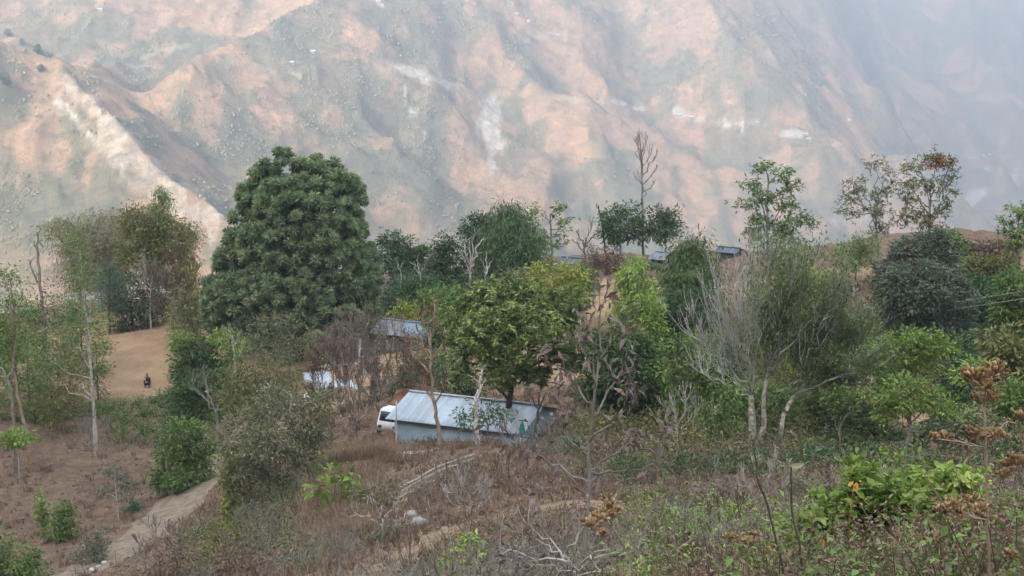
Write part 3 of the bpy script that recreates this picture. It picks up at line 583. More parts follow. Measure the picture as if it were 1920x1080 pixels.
plant('big_leaf_tree', 'big light green tree with rosettes of long leaves above the shed', T, 67, [(948,838),(952,790),(957,740),(962,640)], [(905,560,42,28),(950,545,45,28),(1000,570,45,30),(880,600,45,35),(930,610,60,40,2),(990,620,55,40,2),(1045,590,45,35),(1050,640,35,26),(880,650,35,28),(940,670,50,26,2),(900,690,25,14),(960,700,40,18,1),(1070,560,28,24),(1010,670,35,22),(870,700,20,18),(990,705,30,18),(1060,680,28,22),(925,720,26,14)], 'rosette', 'dark', .19, leaf=.25, asp=.32, cr=.5, dens=1.15, per=66, ros=1, droop=.1, base=.72, tv=.3)
plant('dark_bush', 'dark leafy bush behind the shed under the big light green tree', B_, 78, None, [(860,700,26,28),(845,720,18,20),(880,725,24,14)], 'deep', 'brown', .06, leaf=.22, cr=.45)
plant('small_leafy_tree', 'small dark leafed tree hanging over the shed eaves', T, 61.5, [(912,834),(915,800),(905,770)], [(880,785,20,12),(910,770,26,14),(940,780,22,12),(865,775,12,8)], 'dark', 'brown', .05, leaf=.15, cr=.3, dens=.6)
bare('dead_trunk', 'thin dark crooked trunk right of the big light green tree trunk', T, 64, [(1003,838),(1006,790),(1012,760),(1010,735)], [(1010,765,990,738),(1011,760,1020,745)], 'dark', .09, 1)
# centre
plant('yellow_green_tree', 'bright yellow green tree behind the big light green tree', T, 88, [(1050,640),(1050,560)], [(1040,510,38,20),(1075,525,26,20),(1010,525,24,20),(1060,550,36,22),(1090,560,18,16)], 'yellow', 'grey', .12, leaf=.24, cr=.5, dens=1.1, base=.35)
plant('grey_bush', 'grey green mottled tree top left of the bright yellow green tree', T, 90, None, [(965,515,26,16),(985,530,26,18),(960,540,24,14)], 'greygreen', 'grey', .08, leaf=.22, cr=.5)
feather('slim_bamboo_clump', 'pale tall slim bamboo on the left of the dark bamboo', 76, [(1195,1190,478),(1200,1205,520),(1190,1175,500),(1205,1220,545),(1190,1170,560)], 'light', .26, 1500, spread=.95, seed=14, asp=.26)
plant('pale_leaf_tree', 'pale leafed tree with drooping sprays below the slim bamboo', T, 74, [(1205,740),(1205,600)], [(1200,570,26,20),(1220,595,26,22),(1185,605,26,20),(1225,630,20,18)], 'light', 'pale', .09, leaf=.22, cr=.4, dens=.9, base=.4)
feather('dark_bamboo_clump', 'dark green bamboo clump in the middle distance', 80, [(1285,1285,455),(1290,1305,440),(1280,1265,500),(1290,1318,475),(1280,1255,540),(1290,1325,520),(1285,1295,500)], 'dark', .34, 1900, spread=1.5, seed=15, k=9)
plant('dark_tree', 'dense dark green tree under the dark bamboo clump', T, 76, [(1285,740),(1285,600)], [(1280,580,40,34),(1300,610,36,30),(1262,610,24,28),(1320,570,20,30)], 'deep', 'dark', .13, leaf=.2, cr=.45, dens=1.1)
plant('dense_tree', 'dense dark leafed tree right of the shed with glossy leaves', T, 65, [(1165,840),(1165,780),(1160,680)], [(1160,640,45,26),(1120,670,40,34),(1195,670,40,34),(1160,700,52,40,1),(1110,720,36,30),(1210,720,30,34),(1170,750,44,26),(1215,655,22,22),(1230,750,20,22),(1090,660,24,20)], 'dark', 'dark', .16, leaf=.22, asp=.38, cr=.45, dens=1.2, per=34, base=.55)
plant('yellow_green_bush', 'yellow green bush at the right flank of the dense dark leafed tree', B_, 66, None, [(1225,680,16,30),(1235,730,16,30),(1170,625,40,10),(1215,780,20,16)], 'olive', 'brown', .05, leaf=.17, cr=.35, base=.6)
plant('green_tree', 'fresh green tree left of the whitish twiggy tree', T, 63, [(1290,870),(1290,800),(1285,700)], [(1280,650,34,24),(1300,690,36,30),(1262,700,22,24),(1290,730,36,26),(1330,720,26,30),(1275,760,24,20)], 'mid', 'grey', .1, leaf=.19, cr=.4, dens=1.15, base=.6)
plant('green_tree', 'small leafy tree on a thin pale pole trunk left of the twin trunks', T, 56, [(1346,885),(1344,830),(1340,760)], [(1345,800,30,26),(1360,835,28,28),(1335,770,28,22),(1370,790,22,24),(1372,740,22,24)], 'mid', 'pale', .05, leaf=.16, cr=.35, dens=1.1)
bare('leafless_tree', 'pale forked dead shrub with twisted branches beside the small leafy tree', T, 57, [(1272,875),(1270,840),(1268,810)], [(1269,830,1245,790),(1269,820,1262,770),(1270,820,1300,780),(1268,815,1285,760)], 'pale', .055, 3, spread=.5)
banana('banana_plant', 'banana plant with torn pale leaf under the fresh green tree', 55, 1312, 868, 5, 1.5, 2)
plant('olive_bush', 'olive thicket at the foot of the dense dark leafed tree', B_, 61, None, [(1150,810,42,24),(1200,820,36,24),(1110,800,34,22),(1240,830,26,22)], 'olive', 'brown', .05, leaf=.15, cr=.35, dens=.7)
plant('straw_bush', 'pale dry bush right of the green cloth at the shed corner', B_, 60, None, [(1060,800,34,20),(1030,810,22,20),(1080,830,26,16)], 'straw', 'brown', .04, leaf=.13, cr=.3, dens=.4, base=.2)
# back row
plant('back_row_tree', 'leftmost dark green tree of the back row beside the huge pine', T, 126, [(752,560),(755,500),(755,470)], [(740,460,28,22),(770,465,28,22),(755,490,36,24),(790,490,24,20),(730,500,20,22)], 'dark', 'dark', .18, leaf=.28, cr=.6, dens=1.5, per=34)
plant('back_row_tree', 'pointed dark green tree second in the back row', T, 122, [(830,570),(832,500)], [(833,458,16,20),(820,480,24,22),(848,485,24,26),(830,515,38,30),(850,535,24,24),(805,530,22,22)], 'dark', 'dark', .18, leaf=.26, cr=.6, base=.45, dens=1.5, per=34)
plant('back_row_tree', 'flat topped very dark tree behind the lopped pale tree', T, 124, [(898,560),(900,500)], [(895,425,26,20),(920,430,28,24),(885,450,20,24),(905,470,32,30),(900,505,34,24)], 'deep', 'dark', .2, leaf=.26, cr=.6, dens=1.5, per=34)
feather('weeping_tree', 'tallest dark tree of the back row with weeping feathery branches', 121, [(955,952,382),(955,935,400),(958,980,400),(955,920,430),(958,1000,440),(955,950,420),(958,985,470),(955,925,475),(957,965,450)], 'dark', .42, 2600, spread=2.1, seed=20, cat=T, r=.1, asp=.14, droop=.9, bark='dark', k=9)
plant('dark_bush', 'dark thicket under the weeping tree', B_, 119, None, [(930,515,36,22),(985,510,34,22),(960,500,30,24)], 'deep', 'dark', .08, leaf=.26, cr=.6)
airy('airy_tree', 'thin see-through tree right of the weeping tree', 126, [(1036,510),(1034,450),(1032,400)], [(1012,395,20,14),(1045,395,24,14),(1070,412,16,8),(1010,430,16,14),(1055,430,18,12),(1035,455,32,14),(1005,470,20,16)], 'mid', 'grey', .13, leaf=.42, per=18, dens=1.3, cr=.6)
bare('lopped_tree', 'short dark lopped tree left of the two round topped trees', T, 124, [(1098,500),(1096,465),(1098,445)], [(1096,460,1085,440),(1096,460,1108,425),(1096,465,1115,440),(1096,470,1080,455)], 'brown', .14, 2, sc=.3)
bare('bare_pole_tree', 'thin bare leaning pole tree at the left round topped tree', T, 125.5, [(1140,500),(1130,430),(1122,385)], [(1124,400,1118,384),(1130,430,1138,410)], 'dark', .10, 1, sc=.2)
plant('round_topped_tree', 'left one of the two round topped dark trees on the ridge', T, 125, [(1166,500),(1164,460),(1160,420)], [(1150,400,24,18),(1180,405,24,20),(1162,425,38,22),(1150,440,26,16),(1190,435,20,18)], 'dark', 'pale', .14, leaf=.3, cr=.55, dens=1.1, group='round topped trees on the ridge')
plant('round_topped_tree', 'right one of the two round topped dark trees on the ridge', T, 124, [(1249,490),(1248,460),(1245,430)], [(1235,408,22,16),(1258,412,18,18),(1240,430,32,18),(1262,430,16,14),(1225,445,18,12)], 'dark', 'pale', .13, leaf=.3, cr=.55, dens=1.1, group='round topped trees on the ridge')
bare('tall_bare_tree', 'tallest leafless tree on the ridge with short stubby side branches', T, 126.5, [(1206,490),(1205,400),(1204,330),(1199,252)], [(1205,385,1214,300),(1214,330,1228,294),(1214,318,1206,290),(1204,345,1190,330),(1204,330,1196,268),(1203,300,1210,262),(1202,300,1193,268),(1205,360,1226,345),(1214,345,1229,320)], 'grey', .115, 2, sc=.22, up=.5, spread=.55, arm_r=.5)
plant('grey_bush', 'grey brown bush under the two round topped trees', B_, 120, None, [(1120,475,24,20),(1140,500,28,20),(1115,505,28,22),(1160,480,20,14)], 'drybrown', 'brown', .06, leaf=.2, cr=.5, dens=.8, base=.2)
bare('lopped_tree', 'lopped pale tree with many upright arms in front of the dark back row', T, 112, [(882,545),(881,515),(882,490)], [(881,515,866,480),(881,510,872,450),(882,500,890,440),(882,495,902,450),(882,495,880,455),(882,505,896,475)], 'pale', .13, 1, sc=.25, up=.4)
bare('lopped_tree', 'smaller lopped pale tree right of the many armed one', T, 113, [(910,540),(910,520),(911,505)], [(910,515,903,490),(910,515,918,495),(911,505,912,478)], 'pale', .09, 1, sc=.25, up=.4)
bare('lopped_tree', 'lopped pale tree against the second dark tree of the back row', T, 112, [(790,545),(788,520),(785,505)], [(787,515,774,495),(786,505,784,480),(787,515,797,500)], 'pale', .09, 1, sc=.3, up=.4)
bare('lopped_tree', 'thin lopped pale tree close to the right side of the huge pine', T, 112, [(752,535),(752,515),(750,500)], [(751,510,744,490),(751,505,757,490)], 'pale', .07, 1, sc=.3, up=.4)
for lb, bl, lm, Y in [
 ('leafy bush just right of the huge pine', [(735,560,26,22),(740,590,22,18)], 'dark', 106), ('mid green bush behind the small hut roof', [(790,565,34,20),(820,560,28,18)], 'mid', 107),
 ('yellow tinged bush above the small hut roof', [(770,590,20,14),(750,580,14,12)], 'yellow', 103), ('green bush left of the big light green tree', [(835,590,24,26),(815,610,20,18)], 'mid', 96),
 ('dark bush in front of the very dark tree', [(870,555,34,16),(905,545,30,14)], 'dark', 109), ('dark bush with bluish leaves below the leftmost back row tree', [(760,530,36,20),(800,535,24,18)], 'bluegreen', 114),
 ('dark bush filling the back row beside the weeping tree', [(840,560,36,26),(880,545,30,22)], 'deep', 116),
 ('green bush between the small hut and the big light green tree', [(830,560,30,26),(850,610,30,26)], 'mid', 104), ('dark bush behind the left shoulder of the big light green tree', [(800,545,34,24),(765,545,26,20)], 'dark', 112), ('low bush behind the bright yellow green tree', [(1100,520,16,14),(1085,500,14,10)], 'mid', 112)]:
    plant('green_bush', lb, B_, Y, None, bl, lm, 'brown', .06, 'bushes between the pine and the middle ridge', leaf=.24, cr=.5)
# right skyline
airy('airy_tree', 'open crowned green tree standing alone on the right ridge', 100, [(1440,505),(1440,450),(1438,390),(1440,330)], [(1435,318,22,16),(1465,325,18,14),(1485,352,20,18),(1410,345,22,10),(1398,383,22,10),(1440,370,26,16),(1470,385,24,14),(1420,415,26,12),(1500,412,26,12),(1515,420,14,8),(1460,425,28,14),(1415,440,26,10),(1480,450,24,14),(1500,470,14,16)], 'mid', 'grey', .13, leaf=.3, per=24, dens=1.9, cr=.42, base=.45)
airy('airy_tree', 'sparse brownish green tree left of the dried reddish one on the skyline', 101, [(1646,470),(1643,430),(1640,390)], [(1640,308,24,12),(1662,325,16,12),(1605,345,30,12),(1590,375,26,8),(1620,360,30,14),(1660,360,20,16),(1590,400,26,8),(1640,395,34,14),(1690,410,22,12),(1660,425,24,10)], 'greygreen', 'grey', .12, leaf=.26, per=20, dens=1.5, cr=.4, base=.4)
RT = airy('airy_tree', 'sparse tree with reddish dry leaves at the top of its crown', 100, [(1742,460),(1742,420),(1745,370)], [(1755,300,34,14),(1775,310,22,14),(1710,315,26,14),(1790,330,16,10),(1700,345,30,14),(1745,345,34,18),(1780,360,22,16),(1700,375,26,10),(1720,400,34,14),(1770,390,26,14),(1745,420,30,12)], 'olive', 'grey', .13, leaf=.26, per=20, dens=1.6, cr=.4, base=.3)
mb = MB(); foliage(mb, np.random.RandomState(3), [blob3(b, 99.8) for b in [(1765,300,24,10),(1745,308,18,8)]], leaf=.2, cr=.35, dens=.35, base=.2); mb.build('dry_leaves', LM['rust'], RT)
airy('airy_tree', 'leafy tree cut off by the right edge above the terrace', 92, [(1912,500),(1908,440),(1910,400)], [(1905,395,22,16),(1885,415,18,10),(1925,420,24,20),(1895,440,26,10),(1915,465,28,14)], 'mid', 'grey', .11, leaf=.28, per=24, dens=1.9, cr=.4)
plant('feathery_bush', 'feathery green bush left of the big dusty round tree', B_, 98, [(1605,540),(1605,480)], [(1600,465,30,14),(1620,450,22,14),(1585,480,26,12),(1625,475,24,16),(1600,495,30,10)], 'mid', 'brown', .06, leaf=.22, asp=.25, cr=.4, dens=1.1, base=.42)
plant('dusty_round_tree', 'big round dusty dark green tree below the terrace', T, 80, [(1725,680),(1722,600)], [(1715,480,48,36),(1765,500,40,36),(1680,520,40,40),(1725,540,66,50,2),(1780,560,45,50),(1675,570,38,40),(1720,600,60,40,1),(1785,610,35,34),(1745,455,32,22)], 'dusty', 'dark', .25, leaf=.2, asp=.45, cr=.42, dens=1.45, per=38, base=.5)
for lb, bl, lm, Y, nm in [
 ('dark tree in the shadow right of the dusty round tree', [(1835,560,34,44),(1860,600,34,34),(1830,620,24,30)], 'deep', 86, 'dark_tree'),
 ('mid green tree top above the dark tree on the right', [(1820,500,26,20),(1850,510,28,22),(1880,500,24,20)], 'olive', 91, 'green_tree'),
 ('tall leafy tree at the right edge below the terrace', [(1900,540,28,34),(1905,590,28,30),(1880,570,22,24)], 'mid', 82, 'green_tree'),
 ('low bush on the skyline right of the dusty round tree', [(1790,455,22,12),(1770,442,18,9)], 'mid', 96, 'green_bush'),
 ('brown scrub bush along the right skyline terrace', [(1850,462,30,9),(1810,468,18,7),(1885,465,18,8)], 'drybrown', 104, 'brown_bush'),
 ('rusty scrub bush at the lip of the right ridge under the open crowned tree', [(1475,495,20,9),(1500,488,16,8),(1460,482,14,8)], 'drybrown', 114, 'brown_bush'),
 ('orange tipped leafy bush behind the whitish twiggy tree', [(1530,525,24,12),(1545,545,16,14),(1510,518,16,9)], 'yellow', 76, 'orange_bush'),
 ('drooping feathery olive tree at the right edge of the photo', [(1880,640,34,22),(1910,660,26,26),(1870,670,26,16)], 'olive', 60, 'olive_tree'),
 ('dark thicket behind the layered light green trees', [(1830,700,34,28),(1790,720,30,26),(1860,740,34,26)], 'deep', 66, 'dark_bush'),
 ('mid green bush along the right edge below the olive tree', [(1895,740,34,26),(1910,790,26,26)], 'mid', 54, 'green_bush'),
 ('dark thicket under the twin trunked tree on its right', [(1580,800,40,30),(1620,830,40,30),(1550,840,34,26)], 'deep', 60, 'dark_bush'),
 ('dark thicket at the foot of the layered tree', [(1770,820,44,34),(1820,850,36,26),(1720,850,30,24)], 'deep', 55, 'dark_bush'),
 ('grey green feathery bush right of the twin trunks', [(1520,870,38,26),(1560,890,34,22),(1500,900,24,14)], 'bluegreen', 52, 'grey_bush'),
 ('dark bush behind the trunks of the whitish twiggy tree', [(1400,800,34,30),(1450,820,30,34),(1480,780,34,28)], 'deep', 64, 'dark_bush'),
 ('green bush at the right foot of the dark bamboo', [(1320,650,30,30),(1350,690,30,30)], 'mid', 72, 'green_bush'),
 ('olive bush on the bank left of the brown terrace', [(1560,600,26,26),(1580,640,28,26)], 'olive', 84, 'green_bush'),
 ('green thicket right of the big feathery whitish tree', [(1620,700,34,30),(1650,730,34,28)], 'mid', 66, 'green_bush'),
 ('dark bush below the fresh green tree', [(1290,800,34,34),(1260,780,26,30)], 'deep', 66, 'dark_bush'),
 ('dark bush at the foot of the pale leafed tree', [(1210,790,34,28),(1240,760,26,26)], 'deep', 70, 'dark_bush'),
 ('green bush at the foot of the big dusty round tree', [(1700,690,40,26),(1760,690,36,26),(1800,660,30,30)], 'dark', 74, 'green_bush'),
 ('mid green bush at the foot of the twin trunks on their left', [(1385,870,26,24),(1365,885,22,18)], 'mid', 55, 'green_bush'),
 ('olive bush right of the second twin trunk', [(1490,850,28,24),(1515,835,24,22)], 'olive', 55, 'green_bush'), ('dark bush low between the twin trunks and the layered tree', [(1600,880,34,24),(1635,870,28,22)], 'deep', 50, 'dark_bush'),
 ('yellow green bush under the layered tree with the tall bare trunk', [(1660,880,28,18),(1680,870,20,16)], 'yellow', 49.5, 'green_bush'), ('brown withered bush under the layered tree', [(1730,880,32,22),(1755,865,24,20)], 'drybrown', 49, 'brown_bush'),
 ('grey green bush left of the drooping olive tree', [(1830,790,34,26),(1800,810,26,22)], 'greygreen', 52, 'grey_bush'), ('light green bush behind the broad leaved shrubs', [(1700,890,30,18),(1725,900,26,16)], 'light', 46, 'green_bush'),
 ('dark green bush in the gap right of the green cloth', [(1060,850,34,20),(1090,860,30,18)], 'dark', 56, 'green_bush'), ('rusty bush at the foot of the dense dark leafed tree', [(1140,850,34,20),(1180,860,28,18)], 'drybrown', 54, 'brown_bush'),
 ('mid green bush left of the pale forked dead shrub', [(1230,860,32,22),(1210,870,24,18)], 'mid', 54, 'green_bush'), ('tall mid green bush behind the second twin trunk', [(1530,760,30,30),(1550,730,26,26)], 'mid', 62, 'green_bush'),
 ('brown leafed bush on the slope between the layered trees', [(1620,740,28,22),(1600,770,26,22)], 'drybrown', 63, 'brown_bush'), ('tall dark bush between the layered trees and the right edge', [(1800,750,30,28),(1780,780,26,24)], 'dark', 58, 'dark_bush'),
 ('tangled dark shrub right of the dead forked shrub, in front of the tree line', [(1310,900,30,22),(1290,880,26,22)], 'dark', 50, 'dark_bush'),
 ('leafy bush left of the layered light green trees', [(1640,790,28,22),(1660,820,26,20)], 'dark', 58, 'green_bush'),
 ('dark leafy bush at the right edge beside the dry flower stalk', [(1880,850,40,26),(1900,890,30,24)], 'dark', 42, 'dark_bush')]:
    plant(nm, lb, T if nm.endswith('tree') else B_, Y, None, bl, lm, 'dark', .1, 'trees and thickets on the right slope', leaf=.15+Y*.0011, cr=.42, dens=1.3, per=32)
for k, (lb, px, py, s) in enumerate([('dark round tree on the knoll at the top left of the mountains', 15, 62, 5), ('tree right of the dark round one on the top left knoll', 40, 78, 4), ('tallest dark tree on the shoulder of the near left spur', 68, 92, 6), ('dark tree low on the shoulder of the near left spur', 90, 105, 4.5),
  ('bushy tree at the left edge on the near left spur', 8, 145, 6), ('bushy tree above the landslide on the near left spur', 75, 128, 4)]):
    q = ray(px, py+10, 1000, 2500); f_ = F/q[1]; plant('far_tree', lb, T, q[1], [(px, py+s*2), (px, py)], [(px, py, s*f_*.5, s*f_*.55), (px+s, py+s, s*f_*.45, s*f_*.4)], 'deep', 'dark', .3, 'trees on the near left spur', leaf=1.3, cr=1.6, dens=.9, per=20, twigs=0)
for lb, tr_, bl, lm, Y in [('dark green tree behind the right flank of the whitish twiggy tree', [(1630,800),(1630,680)], [(1620,640,32,26),(1645,670,30,28),(1610,690,34,30),(1640,720,30,26)], 'dark', 69),
  ('mid green tree directly behind the twin trunks', [(1440,850),(1440,760)], [(1420,740,36,30),(1460,760,36,30),(1390,770,30,28),(1440,800,38,28)], 'mid', 63), ('dark leafy tree between the whitish twiggy tree and the fresh green tree', [(1350,820),(1350,720)], [(1345,690,30,28),(1365,720,28,28),(1335,740,28,26)], 'dark', 68),
  ('tall olive tree in the gap below the yellow tipped bush', [(1560,800),(1560,700)], [(1550,740,34,26),(1580,770,32,26),(1530,780,30,24),(1565,805,34,22)], 'olive', 61), ('dark tree filling the gap right of the big dusty round tree', [(1850,740),(1850,660)], [(1840,650,32,28),(1820,680,30,26),(1860,690,32,28)], 'deep', 72)]:
    plant('green_tree', lb, T, Y, tr_, bl, lm, 'grey', .1, 'trees and thickets on the right slope', leaf=.2, cr=.42, dens=1.1, per=30)
# the whitish twiggy tree
def twig_tree():
    rng = np.random.RandomState(77); Y = 58; TL = trunkline([(1414,892),(1412,840),(1410,780),(1408,740)], Y); root = empty('twiggy_tree', TL[0]+[0,0,.2], 'large whitish tree bristling with fine bare upright twigs on blotched twin trunks', T)
    tb = MB(); tube(tb, dens_line(TL), np.linspace(.19, .10, 24), 8)
    T2 = [P(1428,895,Y)-[0,0,.3], P(1438,860,Y), P(1462,825,Y), P(1468,780,Y), P(1490,740,Y)]; tube(tb, dens_line(T2), np.linspace(.14, .07, 24), 7)
    T3 = [P(1413,860,Y-.2), P(1432,800,Y), P(1432,740,Y), P(1440,700,Y)]; tube(tb, dens_line(T3), np.linspace(.13, .07, 24), 7)
    tb.build('trunk', BM['white'], root, True); tb = MB(); tips = []
    def fan(a, ends, r0, depth):
        for ex, ey in ends:
            y = Y+rng.normal(0, 1.3); e = P(ex, ey, y); w = wig(a, e, 8, .035, rng, .03); tube(tb, w, np.linspace(r0, r0*.3, 8), 5); L = np.linalg.norm(e-a)
            for j in (2, 3, 4, 5, 6, 7, 7): grow(tb, rng, w[j], nrm((e-a)/L+rng.normal(0, .28, 3)), L*.25, r0*.3, depth, .22, .42, 3, .1, 4, tips, .0115)
    a = TL[-1]; fan(a, [(1340,610),(1362,570),(1392,545),(1330,665),(1415,535),(1440,550),(1360,635),(1325,705),(1385,600),(1375,660),(1405,620),(1350,590),(1318,640)], .045, 2)
    fan(T3[-1], [(1455,570),(1480,555),(1500,575),(1440,620),(1530,590),(1500,545),(1470,600)], .045, 2); fan(T2[-1], [(1555,630),(1585,660),(1530,640),(1600,700),(1580,730),(1500,660),(1560,590),(1605,650),(1545,690)], .045, 2)
    tb.build('twigs', BM['twig'], root, True)
    q = np.array(tips); px = q[:, 0]/q[:, 1]; keep = rng.rand(len(q)) < np.clip((px-X(1385, 1))/(X(1470, 1)-X(1385, 1)), .06, 1)
    q = q[keep]; k = 8; mb = MB(); pos = np.repeat(q[:, :3], k, 0)+rng.normal(0, .2, (len(q)*k, 3)); d = np.repeat(q[:, 3:], k, 0)*.7+rng.normal(0, .4, (len(pos), 3)); leaves(mb, pos, d, .19, .24, rng, np.clip(rng.normal(.45, .25, len(pos)), 0, 1))
    B = [blob3(b, Y) for b in [(1480,600,50,36),(1540,620,50,40),(1580,660,40,34),(1500,670,55,34),(1440,680,50,34),(1560,710,45,28),(1500,730,45,22),(1400,690,40,28),(1420,640,40,30),(1370,670,24,30),(1600,620,20,30)]]
    foliage(mb, rng, B, leaf=.21, asp=.24, cr=.4, dens=.42, per=22, fill=.85, droop=-.35, tv=.34); mb.build('crown', LM['willowy'], root)
twig_tree()
# layered light green trees
plant('layered_tree', 'layered light green tree in front of the dusty round tree', T, 67, [(1712,800),(1710,720),(1705,640)], [(1700,632,30,12),(1665,650,34,12),(1735,650,34,14),(1690,665,36,10),(1770,650,26,10),(1745,625,14,10),(1720,680,34,12),(1650,670,16,14)], 'light', 'grey', .09, leaf=.19, cr=.35, dens=1.2, base=.35)
plant('layered_tree', 'layered light green tree with tall bare grey trunk, right of the twin trunks', T, 51, [(1694,905),(1696,850),(1708,790),(1698,745)], [(1690,722,34,12),(1660,745,30,10),(1735,735,30,12),(1705,755,44,12),(1760,760,30,12),(1790,775,24,10),(1660,775,24,9),(1635,738,16,8)], 'light', 'grey', .085, leaf=.15, cr=.3, dens=1.15, base=.35)
plant('layered_tree', 'bright layered branch tree leaning in beside the dry flower stalk', T, 58, [(1850,860),(1840,780),(1830,700)], [(1830,690,26,10),(1810,705,26,10),(1800,755,20,10),(1850,760,24,10),(1870,745,22,10)], 'light', 'grey', .07, leaf=.17, cr=.32, dens=1.1)
bare('leafless_tree', 'slim straight grey trunk with few leaves right of the twin trunks', T, 54, [(1576,900),(1575,840),(1574,790)], [(1575,810,1555,770),(1575,800,1595,770),(1575,800,1575,760)], 'grey', .05, 3, leafm='mid', leaf=.15, nleaf=3)
banana('banana_plant', 'banana plant half hidden behind the broad leaved shrub', 46, 1722, 915, 5, 1.3, 5)
bare('leafless_tree', 'two pale forked sapling sticks behind the broad leaved shrub', 'sapling', 44, [(1572,955),(1574,920),(1573,890)], [(1573,915,1562,890),(1573,905,1584,885)], 'pale', .035, 2)
# ------------------------------------------------------------------ plain materials for built things
def plain(name, c, rough=.7, spec=.3, var=.25, sc=3., metal=0, c2=None):
    m, nt, b = mat(name, rough, spec); n = noise(nt, sc, 6, objco(nt), .65); d = c2 or tuple(x*(1-var) for x in c)
    nt.links.new(ramp(nt, n, [(.35, d), (.6, c)]), b.inputs[0]); b.inputs['Metallic'].default_value = metal; bump(nt, b, n, .2, .02); return m
def tin(name, c, rust=.5):
    m, nt, b = mat(name, .45, .5); o = objco(nt); cx_ = nt.nodes.new('ShaderNodeCombineXYZ'); nt.links.new(attr(nt, 'tint'), cx_.inputs[0]); ad = nt.nodes.new('ShaderNodeVectorMath'); ad.operation = 'MULTIPLY_ADD'; ad.inputs[1].default_value = (.12, .12, .12); nt.links.new(o, ad.inputs[0]); nt.links.new(cx_.outputs[0], ad.inputs[2])
    n = noise(nt, 2.2, 4, ad.outputs[0]); col = ramp(nt, n, [(.40, c), (.55, tuple(x*.72 for x in c)), (.66, (.33*rust+c[0]*(1-rust), .24*rust+c[1]*(1-rust), .17*rust+c[2]*(1-rust)))])
    col = mix(nt, .5, col, ramp(nt, noise(nt, 3, 6, o), [(.35, (.75,.74,.72)), (.6, (1,1,1))]), 'MULTIPLY')
    nt.links.new(col, b.inputs[0]); b.inputs['Metallic'].default_value = .35; return m
M = {'tin': tin('weathered_corrugated_tin', (.46,.53,.58)), 'tinold': tin('old_roof_tin', (.21,.26,.31), .8), 'bluewall': plain('faded_blue_wall', (.38,.50,.58), .8, .2, .3, 1.2),
 'mud': plain('grey_mud_wall', (.13,.12,.115), .95, .05, .4, 2), 'wood': plain('weathered_wood', (.26,.2,.15), .85, .1, .45, 5), 'palewood': plain('pale_bamboo', (.50,.45,.38), .7, .2, .4, 6),
 'white': plain('white_paint', (.75,.77,.78), .4, .5, .15, 3), 'glass': plain('dark_window_glass', (.03,.04,.05), .1, .6, .1), 'rubber': plain('black_rubber', (.03,.03,.03), .8, .2), 'teal': plain('green_cloth', (.03,.28,.2), .85, .1, .3, 6, c2=(.05,.45,.36)),
 'bluetin': tin('pale_blue_tin', (.10,.15,.18), .2), 'dirt': plain('packed_dirt_road', (.27,.215,.155), .95, .05, .45, 2.4), 'trail': plain('trodden_earth_trail', (.27,.185,.12), .95, .05, .35, 2.2), 'stone': plain('grey_stone', (.34,.31,.28), .9, .1, .4, 6), 'plastic': plain('crumpled_white_plastic', (.5,.52,.55), .5, .4, .2, 4),
 'skin': plain('skin', (.24,.13,.085), .6, .3, .1), 'hair': plain('black_hair', (.012,.011,.012), .6, .3, .1), 'jacket': plain('dark_jacket', (.018,.02,.028), .85, .1, .3, 9), 'jeans': plain('blue_trousers', (.05,.075,.13), .85, .1, .3, 9), 'sleeve': plain('pale_sleeve', (.5,.5,.52), .8, .1, .2, 8),
 'wire': plain('grey_cable', (.35,.35,.36), .5, .4, .1), 'pole': plain('whitewashed_concrete', (.5,.5,.48), .85, .1, .35, 5), 'redsoil': plain('red_earth', (.27,.15,.085), .95, .05, .3, 2), 'roofred': plain('rusty_red_roof', (.3,.16,.12), .7, .2, .3, .6), 'paleroof': plain('pale_tin_roof', (.55,.58,.62), .5, .4, .1, .5)}
# ------------------------------------------------------------------ road and trail, draped on the ground
def strip(name, L, w, m, lift=.03):
    p = dens_line(np.c_[poly_xy(L), np.zeros(len(L))], 260)[:, :2]
    for _ in range(12): p[1:-1] = (p[:-2]+p[1:-1]*2+p[2:])/4
    d = nrm(np.gradient(p, axis=0)); s = np.stack([-d[:, 1], d[:, 0]], 1); ww = w*(1+.35*fbm(np.arange(260)/14., np.zeros(260), 3)); k = 9
    t = np.linspace(-1, 1, k); x = p[:, :1]+s[:, :1]*ww[:, None]*t; y = p[:, 1:]+s[:, 1:]*ww[:, None]*t; z = H(x, y)+lift*np.where(np.abs(t) > .99, -3, 1.)-.03*(np.abs(np.abs(t)-.45) < .15)
    i = np.arange(259)[:, None]*k; j = np.arange(k-1)[None]; mb = MB(); mb.add(np.stack([x, y, z], -1), np.stack([i+j, i+j+1, i+k+j+1, i+k+j], -1).reshape(-1, 4)); o = mb.build(name, m, None, True); tag(o, kind='structure')
strip('dirt_road', ROAD, 2.0, M['dirt'], .05); strip('foot_trail', TRAIL, .62, M['trail'], .04); 
